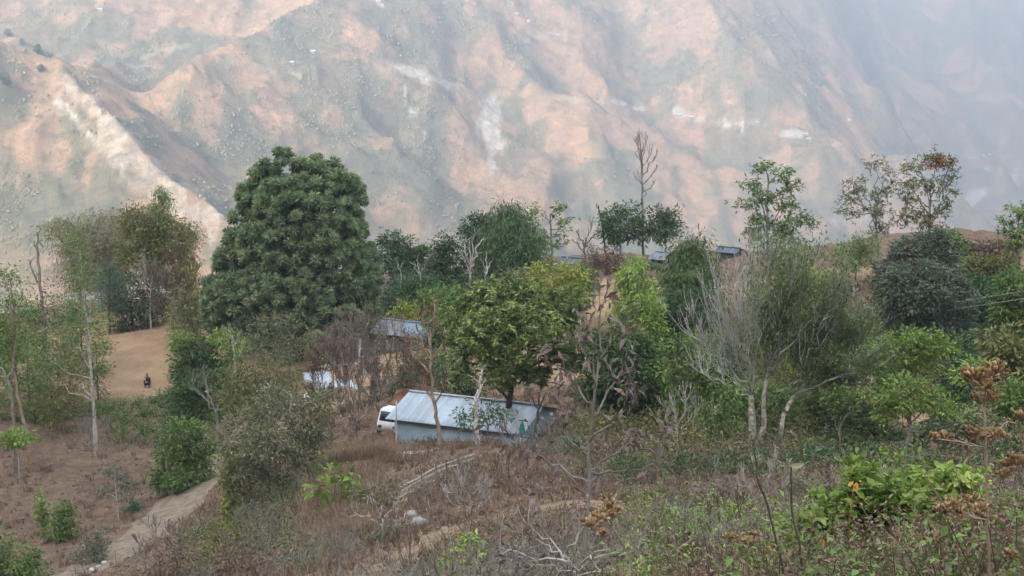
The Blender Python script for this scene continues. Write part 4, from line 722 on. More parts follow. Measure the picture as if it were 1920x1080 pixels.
# ------------------------------------------------------------------ ground cover (nobody could count it)
def scatter(n, x0, x1, y0, y1, rng, powr=1.):
    Y = y0*(y1/y0)**(rng.rand(n)**powr); px = x0+(x1-x0)*rng.rand(n); x = (px-960)/F*Y; return x, Y
FENP = poly_xy([(748,925,51),(815,900,52),(890,870,53)])
def offroad(x, y): return (pdist(x, y, ROADP)[0] > 1.75+fbm(x/1.2, y/1.2, 2)*1.2) & (pdist(x, y, TRAILP)[0] > .75+fbm(x/.7, y/.7, 2)*.6) & (pdist(x, y, FENP)[0] > .7)
def inbare(x, y): return nearattr(x, y, None)['bare'] > .45
rng = np.random.RandomState(99)
def grass(name, label, m, n, per, h, rx, ry, mask=None, w=.012, pw=1., k=0):
    x, y = scatter(n, *rx, *ry, rng, pw); ok = offroad(x, y) & ~inbare(x, y)
    if mask is not None: ok &= mask(x, y)
    x, y = x[ok], y[ok]; z = H(x, y); idx = np.repeat(np.arange(len(x)), per); m_ = len(idx); hh = (h*(.5+rng.rand(len(x))))[idx]
    b = np.stack([x, y, z], 1)[idx]+rng.normal(0, .10+h*.12, (m_, 3))*[1, 1, 0]-[0, 0, .05]; d = nrm(rng.normal(0, .33, (m_, 3))*[1, 1, 0]+[0, 0, 1]); s = nrm(rng.normal(0, 1, (m_, 3))*[1, 1, 0]); ww = (w*(1+b[:, 1]/45))[:, None]
    e = b+d*hh[:, None]; v = np.stack([b-s*ww, b+s*ww, e+s*ww*.3, e-s*ww*.3], 1).reshape(-1, 3); mb = MB(); t = np.clip(.5+rng.normal(0, .2, len(x))[idx]+rng.normal(0, .15, m_), 0, 1)
    mb.add(v, np.arange(m_*4).reshape(-1, 4), np.repeat(t, 4)); o = mb.build(name, LM[m]); tag(o, label, name.replace('_', ' '), kind='stuff')
def herbs(name, label, m, n, per, leaf, h, rx, ry, mask=None, asp=.4, stems=True, pw=1., stemm='brown', up=.3):
    x, y = scatter(n, *rx, *ry, rng, pw); ok = offroad(x, y) & ~inbare(x, y)
    if mask is not None: ok &= mask(x, y)
    x, y = x[ok], y[ok]; z = H(x, y); n = len(x); mb = MB(); idx = np.repeat(np.arange(n), per); m_ = len(idx); hh = h*(.4+1.1*rng.rand(n)); sz = .5+.9*rng.rand(n)
    u = rng.rand(m_)**.7; off = rng.normal(0, .42, (m_, 3))*[1, 1, 0]*(hh[idx]*(.35+.65*u))[:, None]; pos = np.stack([x, y, z], 1)[idx]+off+np.stack([u*0, u*0, u*hh[idx]], 1)
    d = nrm(nrm(off)+rng.normal(0, .5, (m_, 3))+[0, 0, up]); t = np.clip(.5+rng.normal(0, .2, n)[idx]+rng.normal(0, .15, m_), 0, 1); leaves(mb, pos, d, leaf, asp, rng, t)
    if stems:
        sel = rng.rand(m_) < .22; b = np.stack([x, y, z-.05], 1)[idx][sel]; e = pos[sel]+rng.normal(0, .02, (sel.sum(), 3)); s = nrm(np.cross(e-b, rng.normal(0, 1, b.shape)))*(.006+.00018*b[:, 1:2])
        v = np.stack([b-s, b+s, e+s*.4, e-s*.4], 1).reshape(-1, 3); mb.add(v, np.arange(len(b)*4).reshape(-1, 4), .02)
    o = mb.build(name, LM[m]); tag(o, label, name.replace('_', ' '), kind='stuff')
def patch(sc, th, k=0): return lambda x, y: fbm(x/sc, y/sc, 3, k) > th
ALL = (-250, 2170)
grass('dry_grass', 'short dry brown grass over the slopes', 'drybrown', 15000, 9, .26, ALL, (12, 112), patch(9, -.12), pw=.75)
grass('dry_grass', 'taller straw coloured dry grass in loose tufts', 'straw', 1600, 10, .34, ALL, (12, 70), patch(6, .08, 3), pw=.8, w=.008)
grass('dry_grass', 'pinkish tawny tall grass left of the shed', 'tawny', 900, 26, .62, (610, 725), (58, 66), w=.009)
grass('dry_grass', 'tawny tall grass under the slim grey trunks', 'tawny', 900, 22, .45, (560, 690), (46, 56), w=.009)
herbs('leaf_litter', 'fallen dry leaves and pale flakes lying on the soil', 'straw', 9000, 3, .10, .02, ALL, (14, 110), None, .6, False, .8)
herbs('leaf_litter', 'brown fallen leaves covering the soil', 'drybrown', 14000, 5, .11, .05, ALL, (14, 110), None, .6, False, .8)
herbs('brown_undergrowth', 'knee high brown withered undergrowth', 'drybrown', 5200, 30, .075, .5, ALL, (16, 100), patch(7, -.02, 2), .35, pw=.8)
herbs('brown_undergrowth', 'reddish grey withered weeds on the knoll', 'drybrown', 2000, 26, .06, .4, (700, 2100), (16, 56), patch(5, -.05, 4), .3)
herbs('green_undergrowth', 'low dull green weeds scattered over the slopes', 'greygreen', 2600, 30, .085, .42, ALL, (14, 110), patch(6, .10, 5), .35, pw=.8)
herbs('green_undergrowth', 'fresh green ferny weeds on the near right slope', 'light', 900, 26, .07, .5, (1180, 2150), (13, 42), patch(3, -.02, 6), .3)
herbs('green_undergrowth', 'dense low green growth under the trees', 'dark', 1100, 50, .13, .6, (1080, 2150), (46, 100), lambda x, y: fbm(x/6, y/6, 3, 1)+(y-54)*.03 > 0, .4)
herbs('green_undergrowth', 'tangled olive growth under the trees on the right', 'olive', 1600, 50, .14, 1.0, (1150, 2150), (42, 92), lambda x, y: fbm(x/6, y/6, 3, 3)+(y-52)*.02 > .05, .4)
herbs('brown_undergrowth', 'brown withered growth in the gaps under the trees on the right', 'drybrown', 1300, 44, .12, 1.0, (1080, 2150), (44, 95), patch(6, .03, 6), .35)
herbs('green_undergrowth', 'leafy weeds at the feet of the nearest shrubs', 'mid', 140, 36, .07, .4, (1380, 2250), (7, 17), None, .45)
herbs('brown_undergrowth', 'withered stalks among the nearest shrubs', 'drybrown', 500, 40, .04, .5, (1300, 2250), (7, 18), None, .35)
herbs('green_undergrowth', 'low green growth between the trees on the left', 'mid', 1300, 40, .13, .6, (-200, 560), (88, 116), patch(7, .0, 2), .4)
herbs('green_undergrowth', 'low green growth behind the shed and around the huts', 'dark', 1500, 40, .16, .9, (640, 1250), (82, 126), patch(7, .0, 3), .4)
herbs('green_undergrowth', 'grey green roadside weeds', 'greygreen', 420, 34, .09, .5, (300, 620), (48, 60), None, .3)
def twigstuff():
    mb = MB(); n = 1100; x, y = scatter(n, 300, 2150, 14, 60, rng, .8); ok = offroad(x, y) & patch(5, -.05, 7)(x, y); x, y = x[ok], y[ok]; z = H(x, y)
    for a in zip(x, y, z):
        p = np.array(a); q = np.array([.004+p[1]*.00013, .003+p[1]*.0001])
        for _ in range(5):
            e = p+rng.normal(0, .3, 3)*[1, 1, 0]+[0, 0, .3+.55*rng.rand()]; w = wig(p, e, 4, .08, rng); tube(mb, w, np.linspace(q[0], q[1], 4), 3)
            for _ in range(2): tube(mb, [w[2], w[2]+rng.normal(0, .14, 3)+[0, 0, .12]], q[1], 3)
    o = mb.build('bare_twigs', BM['grey']); tag(o, 'thin bare grey twigs sticking up from the undergrowth', 'twigs', kind='stuff')
twigstuff()
def farscrub():
    rng = np.random.RandomState(5); n = 280000; px = rng.uniform(-200, 2120, n); Y = rng.uniform(1000, 3700, n)**1; Y = 1000+2700*rng.rand(n)**1.35; x = (px-960)/F*Y; z = H(x, Y)
    at = farattr(x, Y, z); vg = at['veg']; ok = (rng.rand(n) < np.clip((vg-.2)*1.05, .05, .9)*smooth(-.2, .1, fbm(x/30, Y/45, 3, 2))*1.4) & (at['rock'] < .3) & (z > -288) & (z < 130); x, Y, z = x[ok], Y[ok], z[ok]; n = len(x)
    r = (.7+1.35*rng.rand(n)**3)*(.75+.25*np.clip(Y/2000, 0, 1.3)); cube = np.array([[-1,-1,-1],[1,-1,-1],[1,1,-1],[-1,1,-1],[-.6,-.6,1],[.6,-.6,1],[.6,.6,1],[-.6,.6,1]])*.75
    th = rng.rand(n)*6.28; c, s = np.cos(th), np.sin(th); v = cube[None]*r[:, None, None]*(.8+.4*rng.rand(n, 8, 1)); v = np.stack([v[..., 0]*c[:, None]-v[..., 1]*s[:, None], v[..., 0]*s[:, None]+v[..., 1]*c[:, None], v[..., 2]*.6], -1)+np.stack([x, Y, z+r*.45], 1)[:, None]
    f = np.array([[4,5,6,7],[0,1,5,4],[1,2,6,5],[2,3,7,6],[3,0,4,7]])[None]+np.arange(n)[:, None, None]*8; mb = MB(); mb.add(v, f, np.repeat(np.clip(rng.normal(.5, .3, n), 0, 1), 8))
    o = mb.build('mountain_scrub', leafmat('far_scrub', (.10,.115,.07), (.14,.145,.09), (.17,.165,.105), 0, .8), None, True); tag(o, 'scattered trees and scrub on the far mountainsides', 'scrub', kind='stuff')
farscrub()
# ------------------------------------------------------------------ buildings
def house(name, label, cat, EL, ER, depth, rise, wallh, wall, roof, corr=.2, over=.25, back=True, door=None, group=None, base=None):
    """EL, ER: left and right ends of the front eave; the roof runs back by depth"""
    EL = np.array(EL); ER = np.array(ER); ER[2] = EL[2]; ax = ER-EL; L = np.linalg.norm(ax); ax = ax/L; pp = np.array([-ax[1], ax[0], 0]); up = np.array([0, 0, 1.])
    root = empty(name, EL+ax*L/2+pp*depth/2-up*wallh, label, cat, group)
    def slope(p0, dirn, run, rs, n):
        mb = MB(); k = max(8, int(L/corr*2)); u = np.linspace(0, L, k); wv = .011*np.cos(np.arange(k)*math.pi); rows = []
        for th in (0, -.02):
            for v in np.linspace(0, 1, n): rows.append(p0+ax*u[:, None]+dirn*run*v+up*(rs*v+wv[:, None]+th-.012*math.sin(v*9)))
        v = np.concatenate(rows); f = []
        for g in range(2):
            for r in range(n-1):
                i = (g*n+r)*k+np.arange(k-1); f.append(np.stack([i, i+1, i+k+1, i+k], 1))
        i = np.arange(k-1); f.append(np.stack([i, i+1, i+1+n*k, i+n*k], 1)); mb.add(v, np.concatenate(f), np.tile(u, len(rows))); return mb.build('roof_sheet', roof, root)
    slope(EL, pp, depth/2, rise, 6); slope(EL+pp*depth, -pp, depth/2, rise, 6)
    mb = MB(); tube(mb, [EL+pp*depth/2+up*(rise+.03), ER+pp*depth/2+up*(rise+.03)], .06, 6); mb.build('ridge_cap', roof, root)
    mb = MB(); a = EL+ax*over+pp*over; b = ER-ax*over+pp*over; c = b+pp*(depth-2*over); d = a+pp*(depth-2*over); h = -.05; w = -wallh
    hr = rise*(over/(depth/2))-.06; q = []
    for s, e in ((a, b), (b, c), (c, d), (d, a)): mb.add([s+up*w, e+up*w, e+up*hr, s+up*hr], [[0,1,2,3]])
    for s, e in ((b, c), (a, d)): m_ = (s+e)/2; mb.add([s+up*hr, e+up*hr, m_+up*(rise-.05), m_+up*(rise-.05)], [[0,1,2,3]])
    mb.build('wall', wall, root)
    if door:
        for t, dw, dh, z0, mm_, nm in door:
            mb = MB(); p = a+(b-a)*t-pp*.02+up*(w+z0+dh/2); box(mb, p, (dw, .06, dh), math.atan2(ax[1], ax[0])); mb.build(nm, mm_, root)
    return root
eL, eR = P(722,785,67.3), P(980,817,64.6)
house('tin_shed', 'long low shed with streaked tin roof and faded blue wall', 'shed', eL, eR, 4.6, .72, 2.1, M['bluewall'], M['tin'], .19, .3, door=[(.80, .8, 1.7, 0, M['wood'], 'door'), (.62, .9, .12, 1.35, M['white'], 'vent_strip')])
house('small_hut', 'small dark hut with a worn tin roof behind the russet shrub', 'hut', P(692,624,98), P(800,650,96), 3.2, .62, 1.9, M['mud'], M['tinold'], .19, .25, door=[(.3, .7, 1.5, 0, M['wood'], 'door')])
house('blue_roof_hut', 'distant hut with pale blue tin roof behind the bright tree', 'hut', P(1042,496,131), P(1084,499,130), 2.2, .5, 1.9, M['mud'], M['bluetin'], .25, .2)
house('ridge_hut', 'low grey tin roofed hut between the two round topped trees', 'hut', P(1214,485,130), P(1244,487,129), 2.4, .45, 1.6, M['mud'], M['tinold'], .25, .2)
house('ridge_hut', 'open sided pale tin hut on the ridge left of the lone open crowned tree', 'hut', P(1338,472,128), P(1380,475,127), 2.0, .3, 1.4, M['mud'], M['bluetin'], .25, .2)
# little truck beside the shed
def truck():
    p = P(741, 800, 71.8); z = HZ(p[0], p[1]); root = empty('small_truck', (p[0], p[1], z), 'white small truck parked against the left end of the tin shed', 'truck'); an = math.radians(62)
    fx = np.array([math.cos(an), math.sin(an), 0]); sx = np.array([-fx[1], fx[0], 0]); O = np.array([p[0], p[1], z])
    def prism(name, prof, hw, m, off=0):
        mb = MB(); n = len(prof); A = [O+fx*a+np.array([0,0,h])+sx*(hw+off) for a, h in prof]; B = [O+fx*a+np.array([0,0,h])-sx*(hw-off) for a, h in prof]
        mb.add(A+B, [[i, (i+1) % n, (i+1) % n+n, i+n] for i in range(n)]); c = [sum(A)/n, sum(B)/n]
        for k, Q in enumerate((A, B)): mb.add([c[k]]+Q, [[0, 1+i, 1+(i+1) % n, 1+(i+1) % n] for i in range(n)])
        return mb.build(name, m, root)
    prism('body', [(-.95,.38),(-1.0,.85),(-.88,1.0),(-.55,1.68),(-.4,1.75),(.45,1.75),(.55,1.7),(.58,.38)], .78, M['white'])
    prism('cargo_bed', [(.64,.55),(.64,1.15),(2.5,1.15),(2.5,.55)], .8, M['white']); prism('windscreen', [(-.87,1.04),(-.60,1.62),(-.585,1.62),(-.855,1.04)], .68, M['glass'])
    for o in (.785, -.785): prism('side_window', [(-.72,1.08),(-.48,1.58),(.35,1.58),(.35,1.08)], .008, M['glass'], o)
    for a in (-.6, 1.9):
        for o in (.72, -.72):
            mb = MB(); c = O+fx*a+[0,0,.32]+sx*o; tube(mb, [c-sx*.1, c-sx*.1, c+sx*.1, c+sx*.1], [.02, .32, .32, .02], 16); w = mb.build('wheel', M['rubber'], root)
    for o in (.55, -.55): mb = MB(); box(mb, O-fx*1.0+[0,0,.72]+sx*o, (.05, .25, .16), an); mb.build('headlight', M['glass'], root)
    root.scale = (.72, .72, .72)
truck()
# poles and wires
def pole(name, label, px, py0, py1, Y, r, m, ins=()):
    p = P(px, py0, Y); x, y = p[0], p[1]; z = HZ(x, y); root = empty(name, (x, y, z), label, 'pole'); t = P(px, py1, Y); mb = MB(); tube(mb, [np.array([x,y,z-.2]), (np.array([x,y,z])+t)/2, t, t+[0,0,.01]], [r*1.2, r, r*.85, .01], 10); mb.build('shaft', m, root)
    for k in ins:
        mb = MB(); q = P(px, k, Y); tube(mb, [q+[.02,0,0], q+[.25,0,0], q+[.25,0,0], q+[.25,0,.12]], [.015, .015, .05, .05], 8); mb.build('insulator', M['white'], root)
    return root
def wire(label, a, b, sag, r=.012):
    mb = MB(); t = np.linspace(0, 1, 24)[:, None]; a = np.array(a); b = np.array(b); c = a+(b-a)*t-np.array([0,0,1])*4*sag*t*(1-t); tube(mb, c, r, 4); o = mb.build('power_wire', M['wire']); tag(o, label, 'wire', 'overhead power wires')
pole('utility_pole', 'pale utility pole with two insulators left of the small hut', 675, 760, 636, 92, .07, M['pole'], (654, 669))
pole('utility_pole', 'second utility pole mostly hidden behind the big light green tree', 985, 700, 622, 88, .07, M['pole'], (640, 652))
wire('upper wire running right from the pale pole past the small hut', P(683,652,92), P(990,639,88), .25); wire('lower wire running right from the pale pole past the small hut', P(683,668,92), P(990,651,88), .3)
pole('utility_pole', 'thin grey pole standing against the brown terrace bank', 1600, 620, 535, 97, .05, M['pole'], (545,))
pole('utility_pole', 'near utility pole outside the right edge of the photo', 2060, 640, 470, 60, .09, M['pole'], (520, 536))
wire('upper of the two wires crossing the dusty round tree', P(1602,592,96), P(2060,520,60), .12); wire('lower of the two wires crossing the dusty round tree', P(1604,602,96), P(2060,536,60), .12)
pole('fence_post', 'thin grey post standing at the left end of the shed', 743, 835, 752, 65.5, .035, M['pole'])
# bamboo fence
def fence():
    Y = 52; root = empty('bamboo_fence', P(820, 905, Y), 'leaning fence of pale bamboo rails on the knoll in front of the shed', 'fence')
    for L in ([(748,916),(815,877),(890,851)], [(752,921),(818,884),(888,860)], [(745,936),(800,908),(892,871)], [(770,925),(830,898),(889,874)], [(800,905),(850,893),(882,886)]):
        mb = MB(); q = np.array([P(a, b, Y-1.5+3*(890-a)/150*0+(a-748)/150*2) for a, b in L]); tube(mb, dens_line(q, 10)+np.random.RandomState(len(L)+L[0][1]).normal(0, .012, (10, 3)), .03, 6); mb.build('rail', M['palewood'], root)
    for a, b0, b1 in ((817,900,868),(836,895,862),(860,888,858),(790,915,885)):
        mb = MB(); y = Y-1.5+(a-748)/150*2-.06; t = P(a, b1, y); f = P(a+3, b0, y); f[2] = min(f[2], HZ(f[0], f[1])-.1); tube(mb, [f, t], .03, 6); mb.build('post', M['wood'], root)
fence()
# sheets, planks, rubbish
def sheetobj(name, label, cat, px, py, Y, w, d, rz, tilt, m, amp=.05, seed=1, group=None, lift=.1):
    rng = np.random.RandomState(seed); c = P(px, py, Y); c[2] = max(HZ(c[0], c[1])+lift, c[2]); k = 12; u, v = np.meshgrid(np.linspace(-.5, .5, k), np.linspace(-.5, .5, k)); zz = fbm(u*5+seed, v*5, 3)*amp*2+tilt*v*d
    X_ = u*w*math.cos(rz)-v*d*math.sin(rz); Y_ = u*w*math.sin(rz)+v*d*math.cos(rz); top = np.stack([X_, Y_, zz], -1).reshape(-1, 3)+c; V = np.r_[top, top-[0, 0, .015]]
    i = np.arange(k-1)[:, None]*k; j = np.arange(k-1)[None]; f = np.stack([i+j, i+j+1, i+k+j+1, i+k+j], -1).reshape(-1, 4); e = []
    for a, b in [(q, q+1) for q in range(k-1)]+[(q*k, q*k+k) for q in range(k-1)]+[(k*(k-1)+q, k*(k-1)+q+1) for q in range(k-1)]+[(q*k+k-1, q*k+2*k-1) for q in range(k-1)]: e.append([a, b, b+k*k, a+k*k])
    mb = MB(); mb.add(V, np.r_[f, f+k*k, np.array(e)]); o = mb.build(name, m); tag(o, label, cat, group)
G = 'loose sheets piled behind the leafless trees'
sheetobj('tin_sheet', 'largest flat blue grey tin sheet of the heap behind the leafless trees', 'tin sheet', 597, 713, 87, 1.5, 1.7, .3, .35, M['tin'], .04, 1, G)
for k, (lb, px, py, w, d, mk, rz) in enumerate([('crumpled white sheet at the right end of the heap', 648, 718, .8, .7, 'plastic', .5), ('white sheet in the middle of the heap', 628, 722, .6, .6, 'plastic', 1.1), ('slanting white strip low in the heap', 600, 738, .9, .35, 'plastic', .7),
  ('torn white piece at the left end of the heap', 497, 725, .6, .4, 'plastic', .1), ('grey white piece left of the largest tin sheet', 520, 727, .6, .4, 'tin', .8), ('small white piece in front of the largest tin sheet', 575, 743, .35, .3, 'plastic', .4), ('white piece under the pale utility pole', 672, 728, .5, .5, 'plastic', .9)]):
    sheetobj('loose_sheet', lb, 'sheet', px, py, 86-k*.3, w, d, rz, .4, M[mk], .12, 3+k, G, .15+.1*(k % 3))
def planks(name, label, px, py, Y, n, L, seed, m, sp=.1, cat='timber'):
    rng = np.random.RandomState(seed); c = P(px, py, Y); z = HZ(c[0], c[1]); root = empty(name, (c[0], c[1], z), label, cat)
    for i in range(n):
        mb = MB(); box(mb, (c[0]+rng.normal(0, .15), c[1]+(i % 4)*.16-.3+rng.normal(0, .03), z+.06+.09*(i//4)), (L*(.7+.5*rng.rand()), .11, .06), rng.normal(.1, sp)); mb.build('plank', m, root)
planks('timber_stack', 'stack of pale sawn timber behind the heap of sheets', 628, 690, 91, 9, 1.6, 3, M['palewood']); planks('timber_stack', 'scatter of long pale poles lying left of the sawn timber', 600, 698, 90, 7, 2.2, 5, M['palewood'], .35)
planks('bamboo_poles', 'loose bamboo poles lying on the ground in front of the shed left corner', 770, 846, 63.5, 7, 2.0, 9, M['palewood'], .4, 'bamboo poles')
def mound():
    c = P(795, 722, 80); z = HZ(c[0], c[1]); mb = MB(); k = 24; u, v = np.meshgrid(np.linspace(-1, 1, k), np.linspace(-1, 1, k)); r = np.hypot(u, v); h = np.maximum(0, 1-r**1.5)*.5+fbm(u*3, v*3, 4)*.25*(r < 1)-.08
    i = np.arange(k-1)[:, None]*k; j = np.arange(k-1)[None]; mb.add(np.stack([c[0]+u*1.6, c[1]+v*1.6, z+h], -1), np.stack([i+j, i+j+1, i+k+j+1, i+k+j], -1).reshape(-1, 4)); o = mb.build('earth_heap', M['redsoil'], None, True); tag(o, 'heap of orange red earth behind the shed roof', 'earth heap')
mound()
def cloth():
    p = P(979, 812, 63.6); root = empty('hanging_cloth', p, 'green cloth with pale bands hanging on a post at the right corner of the shed', 'cloth')
    k = 14; u = np.linspace(-.5, .5, k); v = np.linspace(0, 1, 16); U, V = np.meshgrid(u, v); x = p[0]+U*(.16+.22*V); y = p[1]+.05*np.sin(U*19+V*2); z = p[2]+.42-V*.85+.06*np.sin(U*7); i = np.arange(15)[:, None]*k; j = np.arange(k-1)[None]
    f = np.stack([i+j, i+j+1, i+k+j+1, i+k+j], -1).reshape(-1, 4); mb = MB(); mb.add(np.stack([x, y, z], -1), f); mb.build('fabric', M['teal'], root)
    mb = MB(); 
    for a in (.72, .82): mb.add(np.stack([x, y-.012, z], -1)[int(a*15):int(a*15)+2].reshape(-1, 3), np.stack([np.arange(k-1), np.arange(k-1)+1, np.arange(k-1)+k+1, np.arange(k-1)+k], 1))
    mb.build('pale_band', M['white'], root); q = np.array([p[0], p[1]+.12, HZ(p[0], p[1])-.1]); mb = MB(); tube(mb, [q, [q[0], q[1], p[2]+.5]], .03, 6); mb.build('post', M['wood'], root)
cloth()
def rock(label, px, py, Y, r, m, seed, cat='rock', name='rock', group=None):
    rng = np.random.RandomState(seed); c = P(px, py, Y); z = HZ(c[0], c[1]); mb = MB(); n, k = 7, 10; v = []
    for i in range(n+1):
        for j in range(k):
            a = math.pi*i/n; b = 6.283*j/k; d = np.array([math.sin(a)*math.cos(b), math.sin(a)*math.sin(b), math.cos(a)*.7]); v.append(d*r*(.8+.5*NZ[seed % 8](np.array(d[0]*1.7+seed), np.array(d[1]*1.7+d[2]*2)))+[c[0], c[1], z+r*.3])
    f = [[i*k+j, i*k+(j+1) % k, (i+1)*k+(j+1) % k, (i+1)*k+j] for i in range(n) for j in range(k)]; mb.add(v, f); o = mb.build(name, m); tag(o, label, cat, group)
for k, (lb, px, py, Y, r, m, c) in enumerate([('pale stone on the near trail below the knoll', 833, 977, 41.5, .09, 'stone', 'rock'), ('larger grey boulder above the trail beside a pale dead shrub', 785, 968, 44, .26, 'stone', 'rock'), ('grey boulder just above the larger one near the trail', 772, 945, 45.5, .2, 'stone', 'rock'),
  ('white rubbish lump at the road edge, lowest one', 172, 1063, 66.5, .14, 'plastic', 'rubbish'), ('white rubbish lump at the road edge, upper one', 195, 1043, 67.5, .13, 'plastic', 'rubbish'), ('small white lump between the two rubbish lumps', 184, 1056, 67, .1, 'plastic', 'rubbish'),
  ('pale stone on the dirt road, upper one', 332, 982, 70, .08, 'stone', 'rock'), ('pale stone on the dirt road, lower one', 243, 1046, 66.8, .09, 'stone', 'rock'), ('tan stone in the dry grass right of the cloth', 1000, 848, 60, .14, 'stone', 'rock'), ('flat stone in front of the shed wall', 905, 852, 60, .15, 'stone', 'rock')]):
    rock(lb, px, py, Y, r, M[m], 3+k, c, 'rubbish' if c == 'rubbish' else 'rock')
# tiny far farmhouses
for lb, px, py, w, rf in [('white farmhouse near the top left of the mountains', 187, 22, 7, 'paleroof'), ('white farmhouse at the very top left above the other one', 165, 4, 6, 'paleroof'), ('white house at the right end of the far left track', 548, 127, 6, 'paleroof'), ('white farmhouse on the rib left of centre, under the reddish slopes', 586, 102, 7, 'paleroof'),
  ('small house on the rib above the blue shaded hollow', 298, 108, 6, 'roofred'), ('white farmhouse on the terraces top centre, upper one', 968, 30, 6, 'paleroof'), ('white farmhouse on the terraces top centre, middle one', 992, 43, 6, 'paleroof'), ('white farmhouse on the terraces top centre, lowest and largest', 1045, 73, 8, 'paleroof'),
  ('white house left of the group at the mid right quarry', 1272, 222, 9, 'paleroof'), ('white house right in the group at the mid right quarry', 1296, 226, 9, 'paleroof'), ('lone white house on the shoulder above the blue valley', 1420, 236, 7, 'paleroof'), ('white house at the valley side right of the shoulder', 1510, 258, 9, 'paleroof'), ('second white house at the valley side, below the first', 1516, 266, 8, 'paleroof'),
  ('white house in the middle of the right valley', 1591, 229, 10, 'paleroof'), ('single bright house high on the upper right ridge', 1817, 62, 10, 'paleroof'), ('white house in the right valley village, leftmost', 1826, 299, 11, 'paleroof'), ('white house in the right valley village, middle', 1842, 296, 10, 'paleroof'), ('white house in the right valley village, rightmost', 1854, 293, 9, 'paleroof'),
  ('pale house on the valley terraces at the right edge, upper', 1850, 320, 11, 'paleroof'), ('pale house on the valley terraces at the right edge, lower', 1905, 322, 10, 'paleroof')]:
    q = ray(px, py); q[2] += 2.2; w *= .75; house('farmhouse', lb, 'house', q-[w/2, w*.12*((px%3)-1), 0], q+[w/2, w*.12*((px%3)-1), 0], w*.7, 1.2, 5, M['stone'], M[rf], 1.5, .3, group='tiny farmhouses across the valley')
# ------------------------------------------------------------------ the person sitting on the tan field
def person():
    p = P(277, 722, 103.5); z = HZ(p[0], p[1]); sc = .95; root = empty('person', (p[0], p[1], z), 'person in dark top and blue trousers squatting with arms on knees on the tan field', 'person')
    def skin(name, V, E, R, m, sub=2):
        me = bpy.data.meshes.new(name); me.from_pydata([tuple(np.array(v)*sc) for v in V], E, []); o = bpy.data.objects.new(name, me); COL.objects.link(o); o.parent = root
        md = o.modifiers.new('s', 'SKIN'); me.skin_vertices.new() if not me.skin_vertices else None
        for k, r in enumerate(R): me.skin_vertices[0].data[k].radius = (r*sc, r*sc)
        me.skin_vertices[0].data[0].use_root = True; sb = o.modifiers.new('u', 'SUBSURF'); sb.levels = sub; sb.render_levels = sub; me.materials.append(m); return o
    # squatting, turned half right, facing the camera side (-y)
    V = [(0,.10,.28),(0,.09,.42),(0,.05,.58),(0,-.02,.72),(0,-.04,.80),(0,-.07,.88),(0,-.09,.97),  # pelvis, spine, neck, head
     (.15,-.01,.69),(.21,-.14,.50),(.10,-.36,.50),(.04,-.42,.51),(-.15,-.01,.69),(-.21,-.14,.50),(-.10,-.36,.48),(-.03,-.42,.48),
     (.10,.08,.27),(.16,-.27,.45),(.14,-.10,.08),(.15,-.26,.03),(-.10,.08,.27),(-.16,-.27,.45),(-.14,-.10,.08),(-.15,-.26,.03)]
    E = [(0,1),(1,2),(2,3),(3,4),(4,5),(5,6),(3,7),(7,8),(8,9),(9,10),(3,11),(11,12),(12,13),(13,14),(0,15),(15,16),(16,17),(17,18),(0,19),(19,20),(20,21),(21,22)]
    R = [.13,.12,.13,.11,.045,.075,.085,.055,.042,.032,.026,.055,.042,.032,.026,.095,.065,.045,.04,.095,.065,.045,.04]; skin('body', V, E, R, M['skin'])
    J = [V[k] for k in (0,1,2,3,7,8,9,11,12,13)]; skin('jacket', [(a, b, c+.0) for a, b, c in J], [(0,1),(1,2),(2,3),(3,4),(4,5),(5,6),(3,7),(7,8),(8,9)], [.14,.135,.145,.12,.07,.055,.044,.07,.055,.044], M['jacket'])
    skin('trousers', [V[0], *[V[k] for k in (15,16,17,19,20,21)]], [(0,1),(1,2),(2,3),(0,4),(4,5),(5,6)], [.145,.108,.078,.058,.108,.078,.058], M['jeans'])
    skin('sleeve', [(-.15,-.01,.69),(-.20,-.12,.52)], [(0,1)], [.078,.064], M['sleeve'])
    skin('hair', [(0,-.06,.94),(0,-.07,1.02)], [(0,1)], [.088,.08], M['hair'])
    for s in (1, -1):
        mb = MB(); box(mb, np.array([p[0], p[1], z])+np.array([s*.15, -.23, .035])*sc, (.09, .24, .07)); mb.build('shoe', M['rubber'], root)
        h = MB(); w = np.array([p[0], p[1], z])+np.array([s*.04 if s > 0 else -.03, -.42, .5])*sc
        for k in range(4): tube(h, [w+[(k-1.5)*.018, 0, 0], w+[(k-1.5)*.022, -.06-.01*(k in (1,2)), -.02], w+[(k-1.5)*.022, -.08, -.06]], [.011, .010, .007], 5)
        tube(h, [w, w+[-s*.04, -.03, .02]], [.012, .008], 5); h.build('fingers', M['skin'], root)
    
person()
# ------------------------------------------------------------------ near plants
plant('broad_leaf_shrub', 'broad leaved bright green shrub with a few orange leaves in the bottom right', B_, 13, [(1640,1075),(1640,1000)], [(1640,925,52,26),(1700,945,40,24),(1620,970,60,28),(1690,990,60,28),(1580,1000,50,26),(1640,1030,80,34),(1560,1050,50,26),(1500,1040,34,26),(1720,1040,50,30),(1600,890,16,14),(1540,1000,44,30)], 'light', 'brown', .02, leaf=.085, asp=.46, cr=.15, dens=2.0, per=36, two=True, ros=1, droop=-.35, base=.35, tv=.22)
plant('broad_leaf_shrub', 'second broad leaved green shrub between the first one and the dry flower stalk', B_, 12, [(1790,1075),(1790,1000)], [(1770,905,36,22),(1800,925,36,22),(1780,960,46,28),(1760,1010,46,30),(1820,1000,36,30),(1800,1050,50,30)], 'light', 'brown', .02, leaf=.085, asp=.46, cr=.15, dens=2.0, per=36, two=True, ros=1, droop=-.35, base=.75)
